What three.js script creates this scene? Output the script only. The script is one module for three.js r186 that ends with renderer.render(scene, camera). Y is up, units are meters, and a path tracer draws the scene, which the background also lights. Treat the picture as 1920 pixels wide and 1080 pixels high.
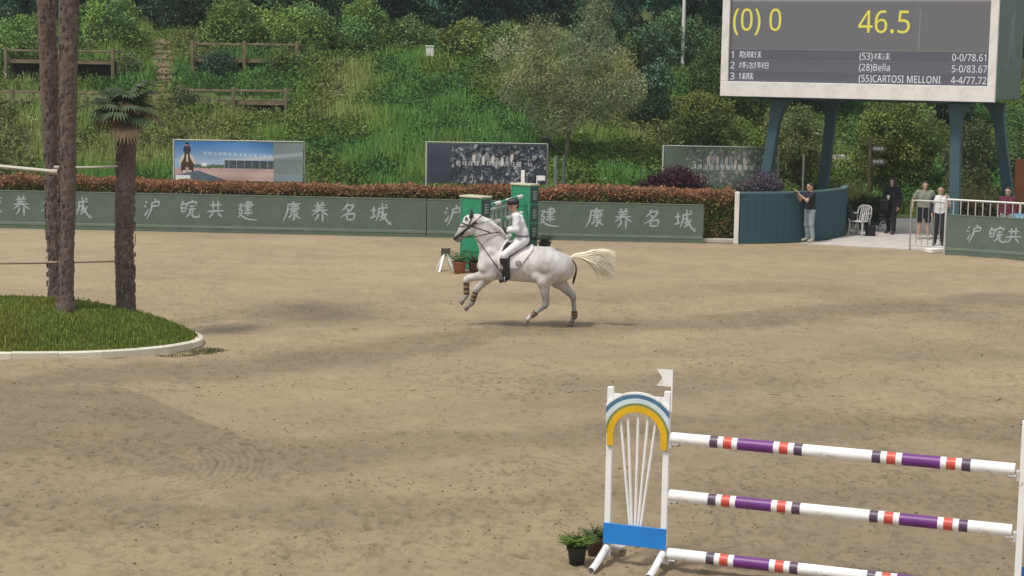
import * as THREE from 'three';
import { mergeGeometries, toCreasedNormals } from 'three/addons/utils/BufferGeometryUtils.js';
import { RoundedBoxGeometry } from 'three/addons/geometries/RoundedBoxGeometry.js';

// ------------------------------------------------------------------ camera, sky, sun, exposure
const scene = new THREE.Scene();
const camera = new THREE.PerspectiveCamera(2 * Math.atan(540 / 3400) * 180 / Math.PI, 16 / 9, 0.5, 900);
camera.position.set(0, 4.95, 0);
camera.rotation.order = 'YXZ';
camera.rotation.x = -Math.atan(415 / 3400);
camera.rotation.z = Math.PI / 180;

const SUN = new THREE.Vector3(-0.34, 0.88, 0.30).normalize();
{
  // bright hazy sky: a soft even veil with a broad bright area round the sun
  const W = 256, H = 128, d = new Float32Array(W * H * 4), v = new THREE.Vector3();
  for (let r = 0; r < H; r++) for (let c = 0; c < W; c++) {
    const up = ((r + 0.5) / H - 0.5) * Math.PI, az = ((c + 0.5) / W - 0.5) * 2 * Math.PI;
    v.set(Math.cos(az) * Math.cos(up), Math.sin(up), Math.sin(az) * Math.cos(up));
    const k = Math.max(0, v.dot(SUN)), e = Math.max(0, v.y);
    const l = up > 0 ? 0.50 + 0.12 * e + 0.24 * Math.pow(k, 4) + 0.5 * Math.pow(k, 40) : 0.25;
    const i = (r * W + c) * 4;
    d[i] = l * 0.955; d[i + 1] = l * 0.99; d[i + 2] = l * 1.05; d[i + 3] = 1;
  }
  const t = new THREE.DataTexture(d, W, H, THREE.RGBAFormat, THREE.FloatType);
  t.mapping = THREE.EquirectangularReflectionMapping; t.magFilter = THREE.LinearFilter; t.needsUpdate = true;
  scene.background = t; scene.environment = t;
}
const sun = new THREE.DirectionalLight(new THREE.Color(1, 0.945, 0.86), 2.5);
sun.position.copy(SUN).multiplyScalar(80).add(new THREE.Vector3(0, 0, -40));
sun.target.position.set(0, 0, -40);
sun.castShadow = true; sun.shadow.radius = 17; sun.shadow.mapSize.set(2048, 2048);
Object.assign(sun.shadow.camera, { left: -45, right: 45, top: 60, bottom: -60, near: 1, far: 220 });
scene.add(sun, sun.target);
scene.fog = new THREE.FogExp2(new THREE.Color(0.80, 0.88, 0.90), 0.00035);

const renderer = new THREE.WebGLRenderer({ antialias: true });
renderer.toneMapping = THREE.LinearToneMapping;
renderer.toneMappingExposure = 1.13;
renderer.shadowMap.enabled = true;

// ------------------------------------------------------------------ helpers
function RNG(a) { return () => { a |= 0; a = a + 0x6D2B79F5 | 0; let t = Math.imul(a ^ a >>> 15, 1 | a); t = t + Math.imul(t ^ t >>> 7, 61 | t) ^ t; return ((t ^ t >>> 14) >>> 0) / 4294967296; }; }
const PERM = (() => { const r = RNG(7), p = new Float32Array(65536); for (let i = 0; i < 65536; i++) p[i] = r(); return p; })();
const hash = (i, j) => PERM[((i & 255) << 8 | (j & 255))];
function vn(x, y, per = 256) {
  const i = Math.floor(x), j = Math.floor(y); let u = x - i, v = y - j; u = u * u * (3 - 2 * u); v = v * v * (3 - 2 * v);
  const m = (a) => ((a % per) + per) % per, a = m(i), b = m(i + 1), c = m(j), d = m(j + 1);
  return (hash(a, c) * (1 - u) + hash(b, c) * u) * (1 - v) + (hash(a, d) * (1 - u) + hash(b, d) * u) * v;
}
const fbm = (x, y, o = 4, per = 256) => { let s = 0, a = 0.5, n = 0; for (let k = 0; k < o; k++) { s += a * vn(x, y, per); n += a; x = x * 2 + 17; y = y * 2 + 31; a *= 0.5; } return s / n; };
const clamp = (x, a = 0, b = 1) => Math.min(b, Math.max(a, x));
const sstep = (a, b, x) => { const t = clamp((x - a) / (b - a)); return t * t * (3 - 2 * t); };
const lerp = (a, b, t) => a + (b - a) * t;
const V = (x, y, z) => new THREE.Vector3(x, y, z);
const rgb = (r, g, b) => new THREE.Color().setRGB(r, g, b);

const used = new Map();
function numbered(n) { const k = used.get(n) ?? 0; used.set(n, k + 1); return k ? n + '_' + String(k).padStart(3, '0') : n; }
function shade(o) { o.castShadow = true; o.receiveShadow = true; return o; }
function tag(o, label, category, group, kind) { if (label) o.userData.label = label; if (category) o.userData.category = category; if (group) o.userData.group = group; if (kind) o.userData.kind = kind; return o; }
function thing(name, label, category, p = [0, 0, 0], turn = 0, group) {
  const o = new THREE.Group(); o.name = numbered(name); o.position.set(...p); o.rotation.y = turn; scene.add(o); return tag(o, label, category, group);
}
function part(name, geo, mat, parent, label) { const m = shade(new THREE.Mesh(geo, mat)); m.name = parent === scene ? numbered(name) : name; parent.add(m); if (label) m.userData.label = label; return m; }
function copy(o, label, p, turn) { const c = o.clone(); c.name = numbered(o.name.replace(/_\d{3}$/, '')); c.userData = { ...o.userData, label }; if (p) c.position.set(...p); if (turn !== undefined) c.rotation.y = turn; scene.add(c); return c; }
function mg(list) {
  const l = list.map((g) => { g = g.index ? g.toNonIndexed() : g.clone(); for (const k of Object.keys(g.attributes)) if (!['position', 'normal', 'uv', 'uv1'].includes(k)) g.deleteAttribute(k); if (!g.attributes.uv) g.setAttribute('uv', new THREE.BufferAttribute(new Float32Array(g.attributes.position.count * 2), 2)); if (!g.attributes.normal) g.computeVertexNormals(); g.morphAttributes = {}; return g; });
  return mergeGeometries(l);
}
// a box with uv in metres, lightly rounded when r > 0
function bx(w, h, d, x = 0, y = 0, z = 0, r = 0) {
  const g = r ? new RoundedBoxGeometry(w, h, d, 2, r) : new THREE.BoxGeometry(w, h, d);
  const p = g.attributes.position, n = g.attributes.normal, uv = g.attributes.uv;
  for (let i = 0; i < p.count; i++) { const ax = Math.abs(n.getX(i)), ay = Math.abs(n.getY(i)), az = Math.abs(n.getZ(i)); if (ax > ay && ax > az) uv.setXY(i, p.getZ(i), p.getY(i)); else if (ay > az) uv.setXY(i, p.getX(i), p.getZ(i)); else uv.setXY(i, p.getX(i), p.getY(i)); }
  g.translate(x, y, z); return g;
}
function bar(a, b, r1, r2 = r1, seg = 10, open = false) {
  const A = V(...a), B = V(...b), L = A.distanceTo(B), g = new THREE.CylinderGeometry(r2, r1, L, seg, 1, open);
  g.translate(0, L / 2, 0); g.applyQuaternion(new THREE.Quaternion().setFromUnitVectors(V(0, 1, 0), B.clone().sub(A).normalize())); g.translate(...a); return g;
}
function beam(a, b, w, h) {
  const A = V(...a), B = V(...b), L = A.distanceTo(B), g = bx(w, h, L), m = new THREE.Matrix4().lookAt(B, A, V(0, 1, 0));
  g.applyMatrix4(m); const c = A.add(B).multiplyScalar(0.5); g.translate(c.x, c.y, c.z); return g;
}
function tube(pts, r, seg = 8, n = 24) { return new THREE.TubeGeometry(new THREE.CatmullRomCurve3(pts.map((p) => V(...p))), n, r, seg); }
// tapered tube along a path with a radius function
function limb(pts, rad, seg = 8, n = 10) {
  const c = new THREE.CatmullRomCurve3(pts.map((p) => V(...p))), g = new THREE.TubeGeometry(c, n, 1, seg), p = g.attributes.position;
  for (let i = 0; i <= n; i++) { const o = c.getPointAt(i / n), r = rad(i / n); for (let j = 0; j <= seg; j++) { const k = i * (seg + 1) + j; p.setXYZ(k, o.x + (p.getX(k) - o.x) * r, o.y + (p.getY(k) - o.y) * r, o.z + (p.getZ(k) - o.z) * r); } }
  g.computeVertexNormals(); return g;
}
const M4 = new THREE.Matrix4(), Q4 = new THREE.Quaternion(), E4 = new THREE.Euler(), S4 = new THREE.Vector3(), P4 = new THREE.Vector3();
function inst(name, geo, mat, list, parent, kind, label) {       // list: [x, y, z, rx, ry, rz, s, colour]
  const m = shade(new THREE.InstancedMesh(geo, mat, list.length)); m.name = parent === scene ? numbered(name) : name;
  list.forEach((t, i) => { M4.compose(P4.set(t[0], t[1], t[2]), Q4.setFromEuler(E4.set(t[3], t[4], t[5])), Array.isArray(t[6]) ? S4.set(...t[6]) : S4.set(t[6], t[6], t[6])); m.setMatrixAt(i, M4); m.setColorAt(i, t[7]); });
  parent.add(m); if (kind) m.userData.kind = kind; if (label) m.userData.label = label; return m;
}
function mat(c, rough = 0.7, metal = 0, extra = {}) { return new THREE.MeshStandardMaterial({ color: Array.isArray(c) ? rgb(...c) : c, roughness: rough, metalness: metal, ...extra }); }
function texture(n, f, srgb, rep = 1) {                            // f(u, v) -> [r, g, b] 0..1
  const d = new Uint8Array(n * n * 4);
  for (let j = 0; j < n; j++) for (let i = 0; i < n; i++) { const c = f(i / n, j / n), k = (j * n + i) * 4; d[k] = clamp(c[0]) * 255; d[k + 1] = clamp(c[1]) * 255; d[k + 2] = clamp(c[2]) * 255; d[k + 3] = 255; }
  const t = new THREE.DataTexture(d, n, n); t.wrapS = t.wrapT = THREE.RepeatWrapping; t.magFilter = THREE.LinearFilter; t.minFilter = THREE.LinearMipmapLinearFilter; if (srgb) t.colorSpace = THREE.SRGBColorSpace; t.repeat.set(rep, rep); t.needsUpdate = true; return t;
}
const toS = (l) => l <= 0.0031308 ? l * 12.92 : 1.055 * Math.pow(l, 1 / 2.4) - 0.055;
const tint = (r, g, b) => [toS(r), toS(g), toS(b)];

// surface nets: a smooth mesh round the zero level of a field f(x, y, z) (negative inside)
function nets(f, lo, hi, cell) {
  const n = [0, 1, 2].map((k) => Math.ceil((hi[k] - lo[k]) / cell) + 1), [nx, ny, nz] = n, val = new Float32Array(nx * ny * nz);
  for (let k = 0, i = 0; k < nz; k++) for (let j = 0; j < ny; j++) for (let a = 0; a < nx; a++, i++) val[i] = f(lo[0] + a * cell, lo[1] + j * cell, lo[2] + k * cell);
  const id = new Int32Array(nx * ny * nz).fill(-1), pos = [], idx = [], o = [0, 1, nx, nx + 1, nx * ny, nx * ny + 1, nx * ny + nx, nx * ny + nx + 1];
  const edges = [[0, 1], [2, 3], [4, 5], [6, 7], [0, 2], [1, 3], [4, 6], [5, 7], [0, 4], [1, 5], [2, 6], [3, 7]];
  for (let k = 0; k < nz - 1; k++) for (let j = 0; j < ny - 1; j++) for (let a = 0; a < nx - 1; a++) {
    const i = a + j * nx + k * nx * ny; let mask = 0; for (let c = 0; c < 8; c++) if (val[i + o[c]] < 0) mask |= 1 << c;
    if (mask === 0 || mask === 255) continue;
    let x = 0, y = 0, z = 0, m = 0;
    for (const [p, q] of edges) { const A = val[i + o[p]], B = val[i + o[q]]; if ((A < 0) === (B < 0)) continue; const t = A / (A - B); x += (p & 1) + t * ((q & 1) - (p & 1)); y += ((p >> 1) & 1) + t * (((q >> 1) & 1) - ((p >> 1) & 1)); z += (p >> 2) + t * ((q >> 2) - (p >> 2)); m++; }
    id[i] = pos.length / 3; pos.push(lo[0] + (a + x / m) * cell, lo[1] + (j + y / m) * cell, lo[2] + (k + z / m) * cell);
  }
  const quad = (a, b, c, d, flip) => { if (a < 0 || b < 0 || c < 0 || d < 0) return; flip ? idx.push(a, c, b, a, d, c) : idx.push(a, b, c, a, c, d); };
  for (let k = 1; k < nz - 1; k++) for (let j = 1; j < ny - 1; j++) for (let a = 1; a < nx - 1; a++) {
    const i = a + j * nx + k * nx * ny, s = val[i] < 0;
    if (s !== (val[i + 1] < 0)) quad(id[i], id[i - nx], id[i - nx - nx * ny], id[i - nx * ny], s ? 1 : 0);
    if (s !== (val[i + nx] < 0)) quad(id[i], id[i - nx * ny], id[i - 1 - nx * ny], id[i - 1], s ? 1 : 0);
    if (s !== (val[i + nx * ny] < 0)) quad(id[i], id[i - 1], id[i - 1 - nx], id[i - nx], s ? 1 : 0);
  }
  const g = new THREE.BufferGeometry(); g.setAttribute('position', new THREE.BufferAttribute(new Float32Array(pos), 3)); g.setIndex(idx); g.computeVertexNormals();
  return g;
}
// a field of tapered capsules [ax, ay, az, ra, bx, by, bz, rb, zs = 1] joined by a smooth minimum
function capsules(bones, k = 0.04) {
  const B = bones.map(([ax, ay, az, ra, bx_, by, bz, rb, zs = 1]) => { const dx = bx_ - ax, dy = by - ay, dz = (bz - az) / zs; return { ax, ay, az, ra, dx, dy, dz, zs, dr: rb - ra, inv: 1 / Math.max(1e-9, dx * dx + dy * dy + dz * dz) }; });
  return (x, y, z) => {
    let d = 1e3;
    for (const b of B) {
      const px = x - b.ax, py = y - b.ay, pz = (z - b.az) / b.zs; let t = (px * b.dx + py * b.dy + pz * b.dz) * b.inv; t = t < 0 ? 0 : t > 1 ? 1 : t;
      const ex = px - b.dx * t, ey = py - b.dy * t, ez = pz - b.dz * t, e = (Math.sqrt(ex * ex + ey * ey + ez * ez) - b.ra - b.dr * t) * (b.zs < 1 ? b.zs : 1);
      const h = k - Math.abs(d - e); d = Math.min(d, e); if (h > 0) d -= h * h / (4 * k);
    }
    return d;
  };
}
function boundsOf(bones, pad) { const lo = [1e9, 1e9, 1e9], hi = [-1e9, -1e9, -1e9]; for (const b of bones) for (const [o, r] of [[0, b[3]], [4, b[7]]]) for (let k = 0; k < 3; k++) { lo[k] = Math.min(lo[k], b[o + k] - r - pad); hi[k] = Math.max(hi[k], b[o + k] + r + pad); } return [lo, hi]; }

// ------------------------------------------------------------------ terrain
function hillY(x, z) {
  const d = -z - 57.6 - 4 * sstep(8, 10.5, x); if (d <= 0) return 0;
  const side = 1 - 0.22 * sstep(7, 15, x);
  let h = d < 24 ? 0.222 * d : 0.222 * 24 + (d - 24) * 0.13;
  h *= side * sstep(0, 3, d) * 0.25 + side * 0.75;
  return Math.max(0, h + (fbm(x * 0.22 + 40, z * 0.22 + 90, 3) - 0.5) * 0.8 * sstep(1, 8, d));
}
{
  const n = 120, g = new THREE.PlaneGeometry(150, 100, n, n); g.rotateX(-Math.PI / 2); g.translate(0, 0, -107);
  const p = g.attributes.position; for (let i = 0; i < p.count; i++) p.setY(i, hillY(p.getX(i), p.getZ(i)) - 0.02);
  g.computeVertexNormals(); const uv = g.attributes.uv; for (let i = 0; i < p.count; i++) uv.setXY(i, p.getX(i) / 6, p.getZ(i) / 6);
  const t = texture(512, (u, v) => { const a = fbm(u * 8, v * 8, 5, 8), b = fbm(u * 64 + 3, v * 64, 2, 64); return tint(0.055 + a * 0.05 + b * 0.02, 0.075 + a * 0.06 + b * 0.025, 0.028 + a * 0.02); }, true);
  tag(part('hill', g, mat(0xffffff, 0.95, 0, { map: t }), scene), 'grassy hillside rising behind the arena hedge', null, null, 'structure');
}
{
  const g = new THREE.PlaneGeometry(900, 900); g.rotateX(-Math.PI / 2); g.translate(0, -0.05, 0);
  tag(part('ground', g, mat([0.16, 0.13, 0.085], 0.95), scene), 'bare earth ground round the arena', null, null, 'structure');
}
// sand arena: a real relief sheet, with tiled grain and an untiled map of damp and dry sand, painted rake shading and darkened prints
const TRACKS = [
  [[-12, -27.2], [-7.82, -27.55], [-4.84, -29.11], [-2.9, -30.7], [-0.58, -33.15], [1.45, -34.65], [4.66, -35.8], [11.2, -40.2]],
  [[-9, -23.2], [-6.38, -22.9], [-5.17, -22.85], [-3.4, -22.5], [-0.39, -23.4], [2.61, -25.1], [7.15, -25.1], [12, -27]],
  [[0.4, -38.7], [6.6, -41.5], [9.4, -37], [9.4, -33.6], [6, -30.2], [1, -27.6]],
  [[-7, -19], [-2, -19.6], [3, -21], [9, -20]],
];
const segd = (x, z, a, b) => { const dx = b[0] - a[0], dz = b[1] - a[1], t = clamp(((x - a[0]) * dx + (z - a[1]) * dz) / (dx * dx + dz * dz)); return Math.hypot(x - a[0] - dx * t, z - a[1] - dz * t); };
const trackd = (x, z, l) => { let d = 99; for (let i = 1; i < l.length; i++) d = Math.min(d, segd(x, z, l[i - 1], l[i])); return d; };
function damp(x, z) {
  const wob = (fbm(x * 0.9, z * 0.5, 3) - 0.5) * 1.5; let k = 0;
  const w = [1.0, 0.9, 1.3, 0.8], s = [1, 0.75, 0.5, 0.5];
  TRACKS.forEach((l, i) => { k = Math.max(k, s[i] * (1 - sstep(w[i] * 0.35, w[i] * 1.35, trackd(x, z, l) + wob))); });
  // dragged patch at the left with a clear edge
  const e = (x + 5.88) * 0.83 + (z + 27.14) * -0.56; k = Math.max(k, 1.0 * sstep(0.06, -0.04, e + wob * 0.12) * sstep(-27.6, -26.6, z) * sstep(-21, -23, z));
  return k;
}
const churn = (x, z) => Math.max(sstep(0.46, 0.62, fbm(x * 0.55 + 11, z * 0.55 + 44, 3)), 0.8 * sstep(-20.6, -19.4, z + 1.5 * (fbm(x * 0.7, z * 0.7 + 5, 2) - 0.5)));
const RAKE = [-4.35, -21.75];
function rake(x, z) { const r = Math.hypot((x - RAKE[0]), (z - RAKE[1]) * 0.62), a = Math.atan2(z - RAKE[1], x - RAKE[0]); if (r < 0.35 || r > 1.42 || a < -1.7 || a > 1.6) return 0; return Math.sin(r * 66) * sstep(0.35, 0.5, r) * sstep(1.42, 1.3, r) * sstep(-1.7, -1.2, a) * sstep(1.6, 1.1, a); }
const dents = new Map();
{ const r = RNG(91); for (let i = 0; i < 15000; i++) { const x = (r() - 0.5) * 34, z = -14 - r() * 30; const k = Math.floor(x) + ',' + Math.floor(z); const busy = damp(x, z) > 0.3 || r() < 0.45; if (!busy) continue; if (!dents.has(k)) dents.set(k, []); dents.get(k).push([x, z, 0.045 + r() * 0.05, 0.012 + r() * 0.022]); } }
{ const r = RNG(92); for (let i = 0; i < 2600; i++) { const t = TRACKS[i % 4], k = Math.floor(r() * (t.length - 1)), f = r(), x = lerp(t[k][0], t[k + 1][0], f) + (r() + r() - 1) * 1.8, z = lerp(t[k][1], t[k + 1][1], f) + (r() + r() - 1) * 1.7, q = Math.floor(x) + ',' + Math.floor(z); if (!dents.has(q)) dents.set(q, []); dents.get(q).push([x, z, 0.05 + r() * 0.035, 0.012 + r() * 0.018]); } }
function printAt(x, z) { const i = Math.floor(x), j = Math.floor(z); let k = 0; for (let a = -1; a <= 1; a++) for (let b = -1; b <= 1; b++) { const l = dents.get((i + a) + ',' + (j + b)); if (l) for (const [dx, dz, r] of l) { const q = Math.hypot(x - dx, z - dz) / r; if (q < 1) k = Math.max(k, 1 - q * q); } } return k; }
function sandH(x, z) {
  let h = (fbm(x * 0.5, z * 0.5, 3) - 0.5) * 0.10 + (fbm(x * 2.3 + 9, z * 2.3, 3) - 0.5) * 0.05 + rake(x, z) * 0.008 + (fbm(x * 6 + 3, z * 6, 3) - 0.5) * (0.012 + 0.034 * churn(x, z));
  const i = Math.floor(x), j = Math.floor(z);
  for (let a = -1; a <= 1; a++) for (let b = -1; b <= 1; b++) { const l = dents.get((i + a) + ',' + (j + b)); if (l) for (const [dx, dz, r, dep] of l) { const q = Math.hypot(x - dx, z - dz) / r; if (q < 2) h += q < 1 ? -dep * (1 - q * q) : dep * 0.45 * Math.sin((q - 1) * Math.PI); } }
  return h;
}
{
  const sheet = (x0, x1, z0, z1, cx, cz) => { const nx = Math.round((x1 - x0) / cx), nz = Math.round((z1 - z0) / cz), g = new THREE.PlaneGeometry(x1 - x0, z1 - z0, nx, nz); g.rotateX(-Math.PI / 2); g.translate((x0 + x1) / 2, 0, (z0 + z1) / 2); const p = g.attributes.position, uv = g.attributes.uv, uv1 = new Float32Array(p.count * 2);
    for (let i = 0; i < p.count; i++) { const x = p.getX(i), z = p.getZ(i); p.setY(i, sandH(x, z) * sstep(-51.2, -48.5, z) ); uv.setXY(i, x / 5.3, z / 5.3); uv1[i * 2] = (x + 20) / 40; uv1[i * 2 + 1] = (z + 54) / 40; }
    g.setAttribute('uv1', new THREE.BufferAttribute(uv1, 2)); g.computeVertexNormals(); return g; };
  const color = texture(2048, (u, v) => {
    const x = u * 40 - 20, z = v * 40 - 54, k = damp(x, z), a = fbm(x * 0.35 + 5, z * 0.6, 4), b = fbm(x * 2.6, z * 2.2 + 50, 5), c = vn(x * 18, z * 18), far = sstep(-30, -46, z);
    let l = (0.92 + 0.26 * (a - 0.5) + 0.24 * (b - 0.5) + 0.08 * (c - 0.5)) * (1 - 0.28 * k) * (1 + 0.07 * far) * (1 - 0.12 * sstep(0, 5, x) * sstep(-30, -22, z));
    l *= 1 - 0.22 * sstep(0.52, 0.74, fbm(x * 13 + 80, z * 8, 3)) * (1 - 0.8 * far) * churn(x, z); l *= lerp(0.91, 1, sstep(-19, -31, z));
    l *= 1 + 0.12 * rake(x, z); if (z > -40) l *= 1 - 0.16 * printAt(x, z);  // rake relief shading painted into the colour; prints darkened towards their centres
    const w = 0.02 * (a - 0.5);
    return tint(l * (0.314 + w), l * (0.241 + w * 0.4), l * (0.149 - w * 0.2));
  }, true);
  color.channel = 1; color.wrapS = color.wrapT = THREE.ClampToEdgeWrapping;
  const prints = []; const r = RNG(5); for (let i = 0; i < 330; i++) prints.push([r(), r(), 0.008 + r() * 0.012, r()]);
  const N = 1024, hgt = new Float32Array(N * N);
  for (let j = 0; j < N; j++) for (let i = 0; i < N; i++) { const u = i / N, v = j / N; hgt[j * N + i] = 0.5 + (fbm(u * 16, v * 16, 3, 16) - 0.5) * 0.35 + (fbm(u * 128, v * 128, 2, 128) - 0.5) * 0.32; }
  for (const [u, v, rr, q] of prints) { const R = Math.ceil(rr * N * 1.6); for (let b = -R; b <= R; b++) for (let a = -R; a <= R; a++) { const d = Math.hypot(a, b * (0.8 + q * 0.4)) / (rr * N); if (d > 1.6) continue; const i = (Math.round(u * N) + a + N) % N, j = (Math.round(v * N) + b + N) % N; hgt[j * N + i] += d < 1 ? -0.3 * (1 - d * d) : 0.12 * Math.sin((d - 1) / 0.6 * Math.PI); } }
  const bump = texture(N, (u, v) => { const h = hgt[Math.round(v * N) * N + Math.round(u * N)]; return [h, h, h]; }, false);
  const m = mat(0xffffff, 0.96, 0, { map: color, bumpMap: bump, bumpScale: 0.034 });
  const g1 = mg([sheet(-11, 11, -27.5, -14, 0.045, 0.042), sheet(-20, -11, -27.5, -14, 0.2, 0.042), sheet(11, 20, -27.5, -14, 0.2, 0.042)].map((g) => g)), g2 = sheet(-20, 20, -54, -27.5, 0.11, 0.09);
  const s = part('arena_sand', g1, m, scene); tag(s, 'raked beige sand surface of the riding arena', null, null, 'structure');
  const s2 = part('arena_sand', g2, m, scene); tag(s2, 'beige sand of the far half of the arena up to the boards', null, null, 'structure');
  // wide flat surround so that the arena goes on outside the frame
  const ring = [[-60, -20, -54, 30], [20, 60, -54, 30], [-20, 20, -14, 30]].map(([a, b, c, d]) => { const g = new THREE.PlaneGeometry(b - a, d - c, 8, 8); g.rotateX(-Math.PI / 2); g.translate((a + b) / 2, -0.004, (c + d) / 2); const p = g.attributes.position, uv = g.attributes.uv; for (let i = 0; i < p.count; i++) uv.setXY(i, p.getX(i) / 5.3, p.getZ(i) / 5.3); return g; });
  const s3 = part('arena_sand', mg(ring), mat([0.28, 0.213, 0.132], 0.96, 0, { bumpMap: bump, bumpScale: 0.045 }), scene); tag(s3, 'outer beige sand of the arena beyond the jumps', null, null, 'structure');
  // loose clods
  const cg = new THREE.IcosahedronGeometry(1, 0), cl = []; const q = RNG(33);
  for (let i = 0; i < 9000; i++) { const z = -15 - Math.pow(q(), 1.5) * 24, x = (q() - 0.5) * -z * 0.72; const near = fbm(x * 0.8 + 9, z * 0.8 + 70, 3) > 0.52 || q() < 0.12; if (!near) continue; const s = 0.006 + q() * q() * 0.016, l = 0.85 + q() * 0.4; cl.push([x, sandH(x, z) + s * 0.3, z, q() * 6, q() * 6, q() * 6, [s * 1.4, s * 0.8, s], rgb(0.25 * l, 0.19 * l, 0.12 * l)]); }
  tag(inst('dirt_clods', cg, mat(0xffffff, 1), cl, scene), 'small loose clods of sand strewn over the arena', 'dirt', null, 'stuff');
}

// ------------------------------------------------------------------ materials shared by several things
const grainT = texture(512, (u, v) => { const a = fbm(u * 6, v * 60, 4, 60), b = fbm(u * 3 + 9, v * 3, 3, 3); const l = 0.7 + 0.35 * a + 0.2 * (b - 0.5); return [l, l * 0.97, l * 0.93]; }, true);
const dirtT = texture(512, (u, v) => { const a = fbm(u * 5, v * 5, 5, 5), b = fbm(u * 40, v * 40, 2, 40); const l = 1 - 0.05 * sstep(0.4, 0.8, a) - 0.05 * b; return [l, l * 0.985, l * 0.96]; }, true);
const roughT = texture(256, (u, v) => { const a = fbm(u * 8, v * 8, 4, 8); const l = 0.75 + 0.4 * (a - 0.5); return [l, l, l]; }, false);
const scuffT = texture(512, (u, v) => { const a = fbm(u * 9, v * 9, 4, 9), b = fbm(u * 50, v * 30, 2, 10), s = sstep(0.66, 0.78, a * 0.6 + b * 0.5); const l = 1 - 0.05 * a - 0.16 * s; return [l, l * (1 - 0.03 * s), l * (1 - 0.08 * s)]; }, true);
const M = {
  whitePaint: mat([0.87, 0.875, 0.88], 0.5, 0, { map: dirtT }),
  boardGreen: mat([0.120, 0.168, 0.140], 0.62, 0, { map: dirtT }),
  boardEdge: mat([0.165, 0.225, 0.185], 0.6, 0, { map: dirtT }),
  letter: mat([0.36, 0.42, 0.42], 0.7),
  oldWood: mat([0.27, 0.225, 0.15], 0.9, 0, { map: grainT }),
  darkWood: mat([0.14, 0.115, 0.08], 0.9, 0, { map: grainT }),
  steelGreen: mat([0.050, 0.110, 0.14], 0.6, 0.0, { map: dirtT }),
  concrete: mat([0.50, 0.48, 0.45], 0.9, 0, { map: dirtT }),
  whiteMetal: mat([0.62, 0.62, 0.60], 0.4, 0.2),
  galv: mat([0.42, 0.42, 0.40], 0.45, 0.5),
  black: mat([0.015, 0.015, 0.017], 0.6),
};

// ------------------------------------------------------------------ brush written characters as thin raised ribbons
const GLYPH = {
  hu: [[.1, .86, .2, .76], [.02, .62, .14, .54], [.04, .08, .1, .12, .26, .42], [.62, 1, .72, .9], [.42, .76, .88, .84, .8, .58], [.45, .6, .8, .62], [.48, .8, .42, .4, .16, -.16]],
  wan: [[.18, .92, .08, .76], [.05, .7, .06, .3], [.05, .7, .32, .75, .28, .3], [.08, .52, .27, .54], [.06, .32, .28, .34], [.66, 1, .68, .88], [.42, .68, .43, .8, .92, .86, .84, .7], [.52, .62, .8, .65], [.45, .45, .9, .5], [.58, .46, .5, .2, .3, .02], [.7, .46, .68, .12, .8, .04, 1.04, .06, 1.04, .22]],
  gong: [[.15, .7, .85, .76], [.35, .95, .36, .4], [.64, .98, .62, .42], [0, .36, 1, .43], [.36, .3, .12, 0], [.6, .3, .84, .06]],
  jian: [[.4, .86, .76, .9, .74, .6], [.3, .72, .92, .77], [.4, .6, .76, .63], [.38, .45, .8, .49], [.32, .3, .86, .34], [.57, 1.02, .57, .16], [.04, .74, .26, .8, .1, .5, .26, .46, .14, .2, 0, .04], [.06, .36, .3, .1, .6, -.02, 1.08, -.06]],
  kang: [[.52, 1.02, .58, .92], [.2, .84, .98, .9], [.26, .85, .2, .4, -.04, -.1], [.38, .72, .8, .75, .78, .5], [.3, .6, .92, .63], [.38, .48, .8, .51], [.58, .83, .58, 0, .48, .06], [.38, .4, .48, .3], [.28, .1, .5, .28], [.82, .4, .68, .28], [.64, .3, .94, .06]],
  yang: [[.34, 1, .42, .88], [.7, 1.02, .58, .88], [.2, .8, .82, .86], [.25, .67, .76, .71], [.06, .53, .96, .58], [.5, .86, .42, .55, .04, .26], [.55, .55, .98, .28], [.4, .38, .38, .2, .2, -.04], [.66, .38, .66, -.1]],
  ming: [[.46, 1, .36, .8, .12, .56], [.4, .84, .78, .87, .5, .5, .02, .16], [.38, .68, .52, .58], [.4, .35, .4, .04], [.4, .36, .82, .39, .77, .04], [.4, .07, .78, .08]],
  cheng: [[0, .6, .32, .65], [.17, .86, .17, .24], [-.02, .18, .34, .33], [.4, .72, .98, .79], [.45, .72, .44, .4, .3, .02], [.45, .5, .63, .52, .6, .24, .52, .28], [.64, 1.04, .7, .5, .85, .15, 1.12, -.16, 1.1, .04], [.92, .5, .72, .2, .5, .04], [.82, .96, .92, .87]],
};
function ribbon(flat, w, x0, y0, s, z) {
  const pts = []; for (let i = 0; i < flat.length; i += 2) pts.push(V(x0 + flat[i] * s, y0 + flat[i + 1] * s, z));
  const c = pts.length > 2 ? new THREE.CatmullRomCurve3(pts, false, 'centripetal') : new THREE.LineCurve3(pts[0], pts[1]), n = pts.length > 2 ? 5 * pts.length : 6, P = [], I = [];
  for (let i = 0; i <= n; i++) { const t = i / n, p = c.getPoint(t), g = c.getTangent(t), k = w * (0.62 + 0.5 * Math.sin(Math.PI * Math.pow(1 - t, 1.4))) * (t > 0.9 ? 0.75 : 1); P.push(p.x - g.y * k, p.y + g.x * k, z, p.x + g.y * k, p.y - g.x * k, z); if (i) { const a = i * 2; I.push(a - 2, a - 1, a, a, a - 1, a + 1); } }
  const g = new THREE.BufferGeometry(); g.setAttribute('position', new THREE.BufferAttribute(new Float32Array(P), 3)); g.setIndex(I); g.computeVertexNormals(); return g;
}
const WORDS = [['hu', 0], ['wan', 1.08], ['gong', 1.86], ['jian', 2.76], ['kang', 4.1], ['yang', 4.9], ['ming', 5.74], ['cheng', 6.64]];
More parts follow.
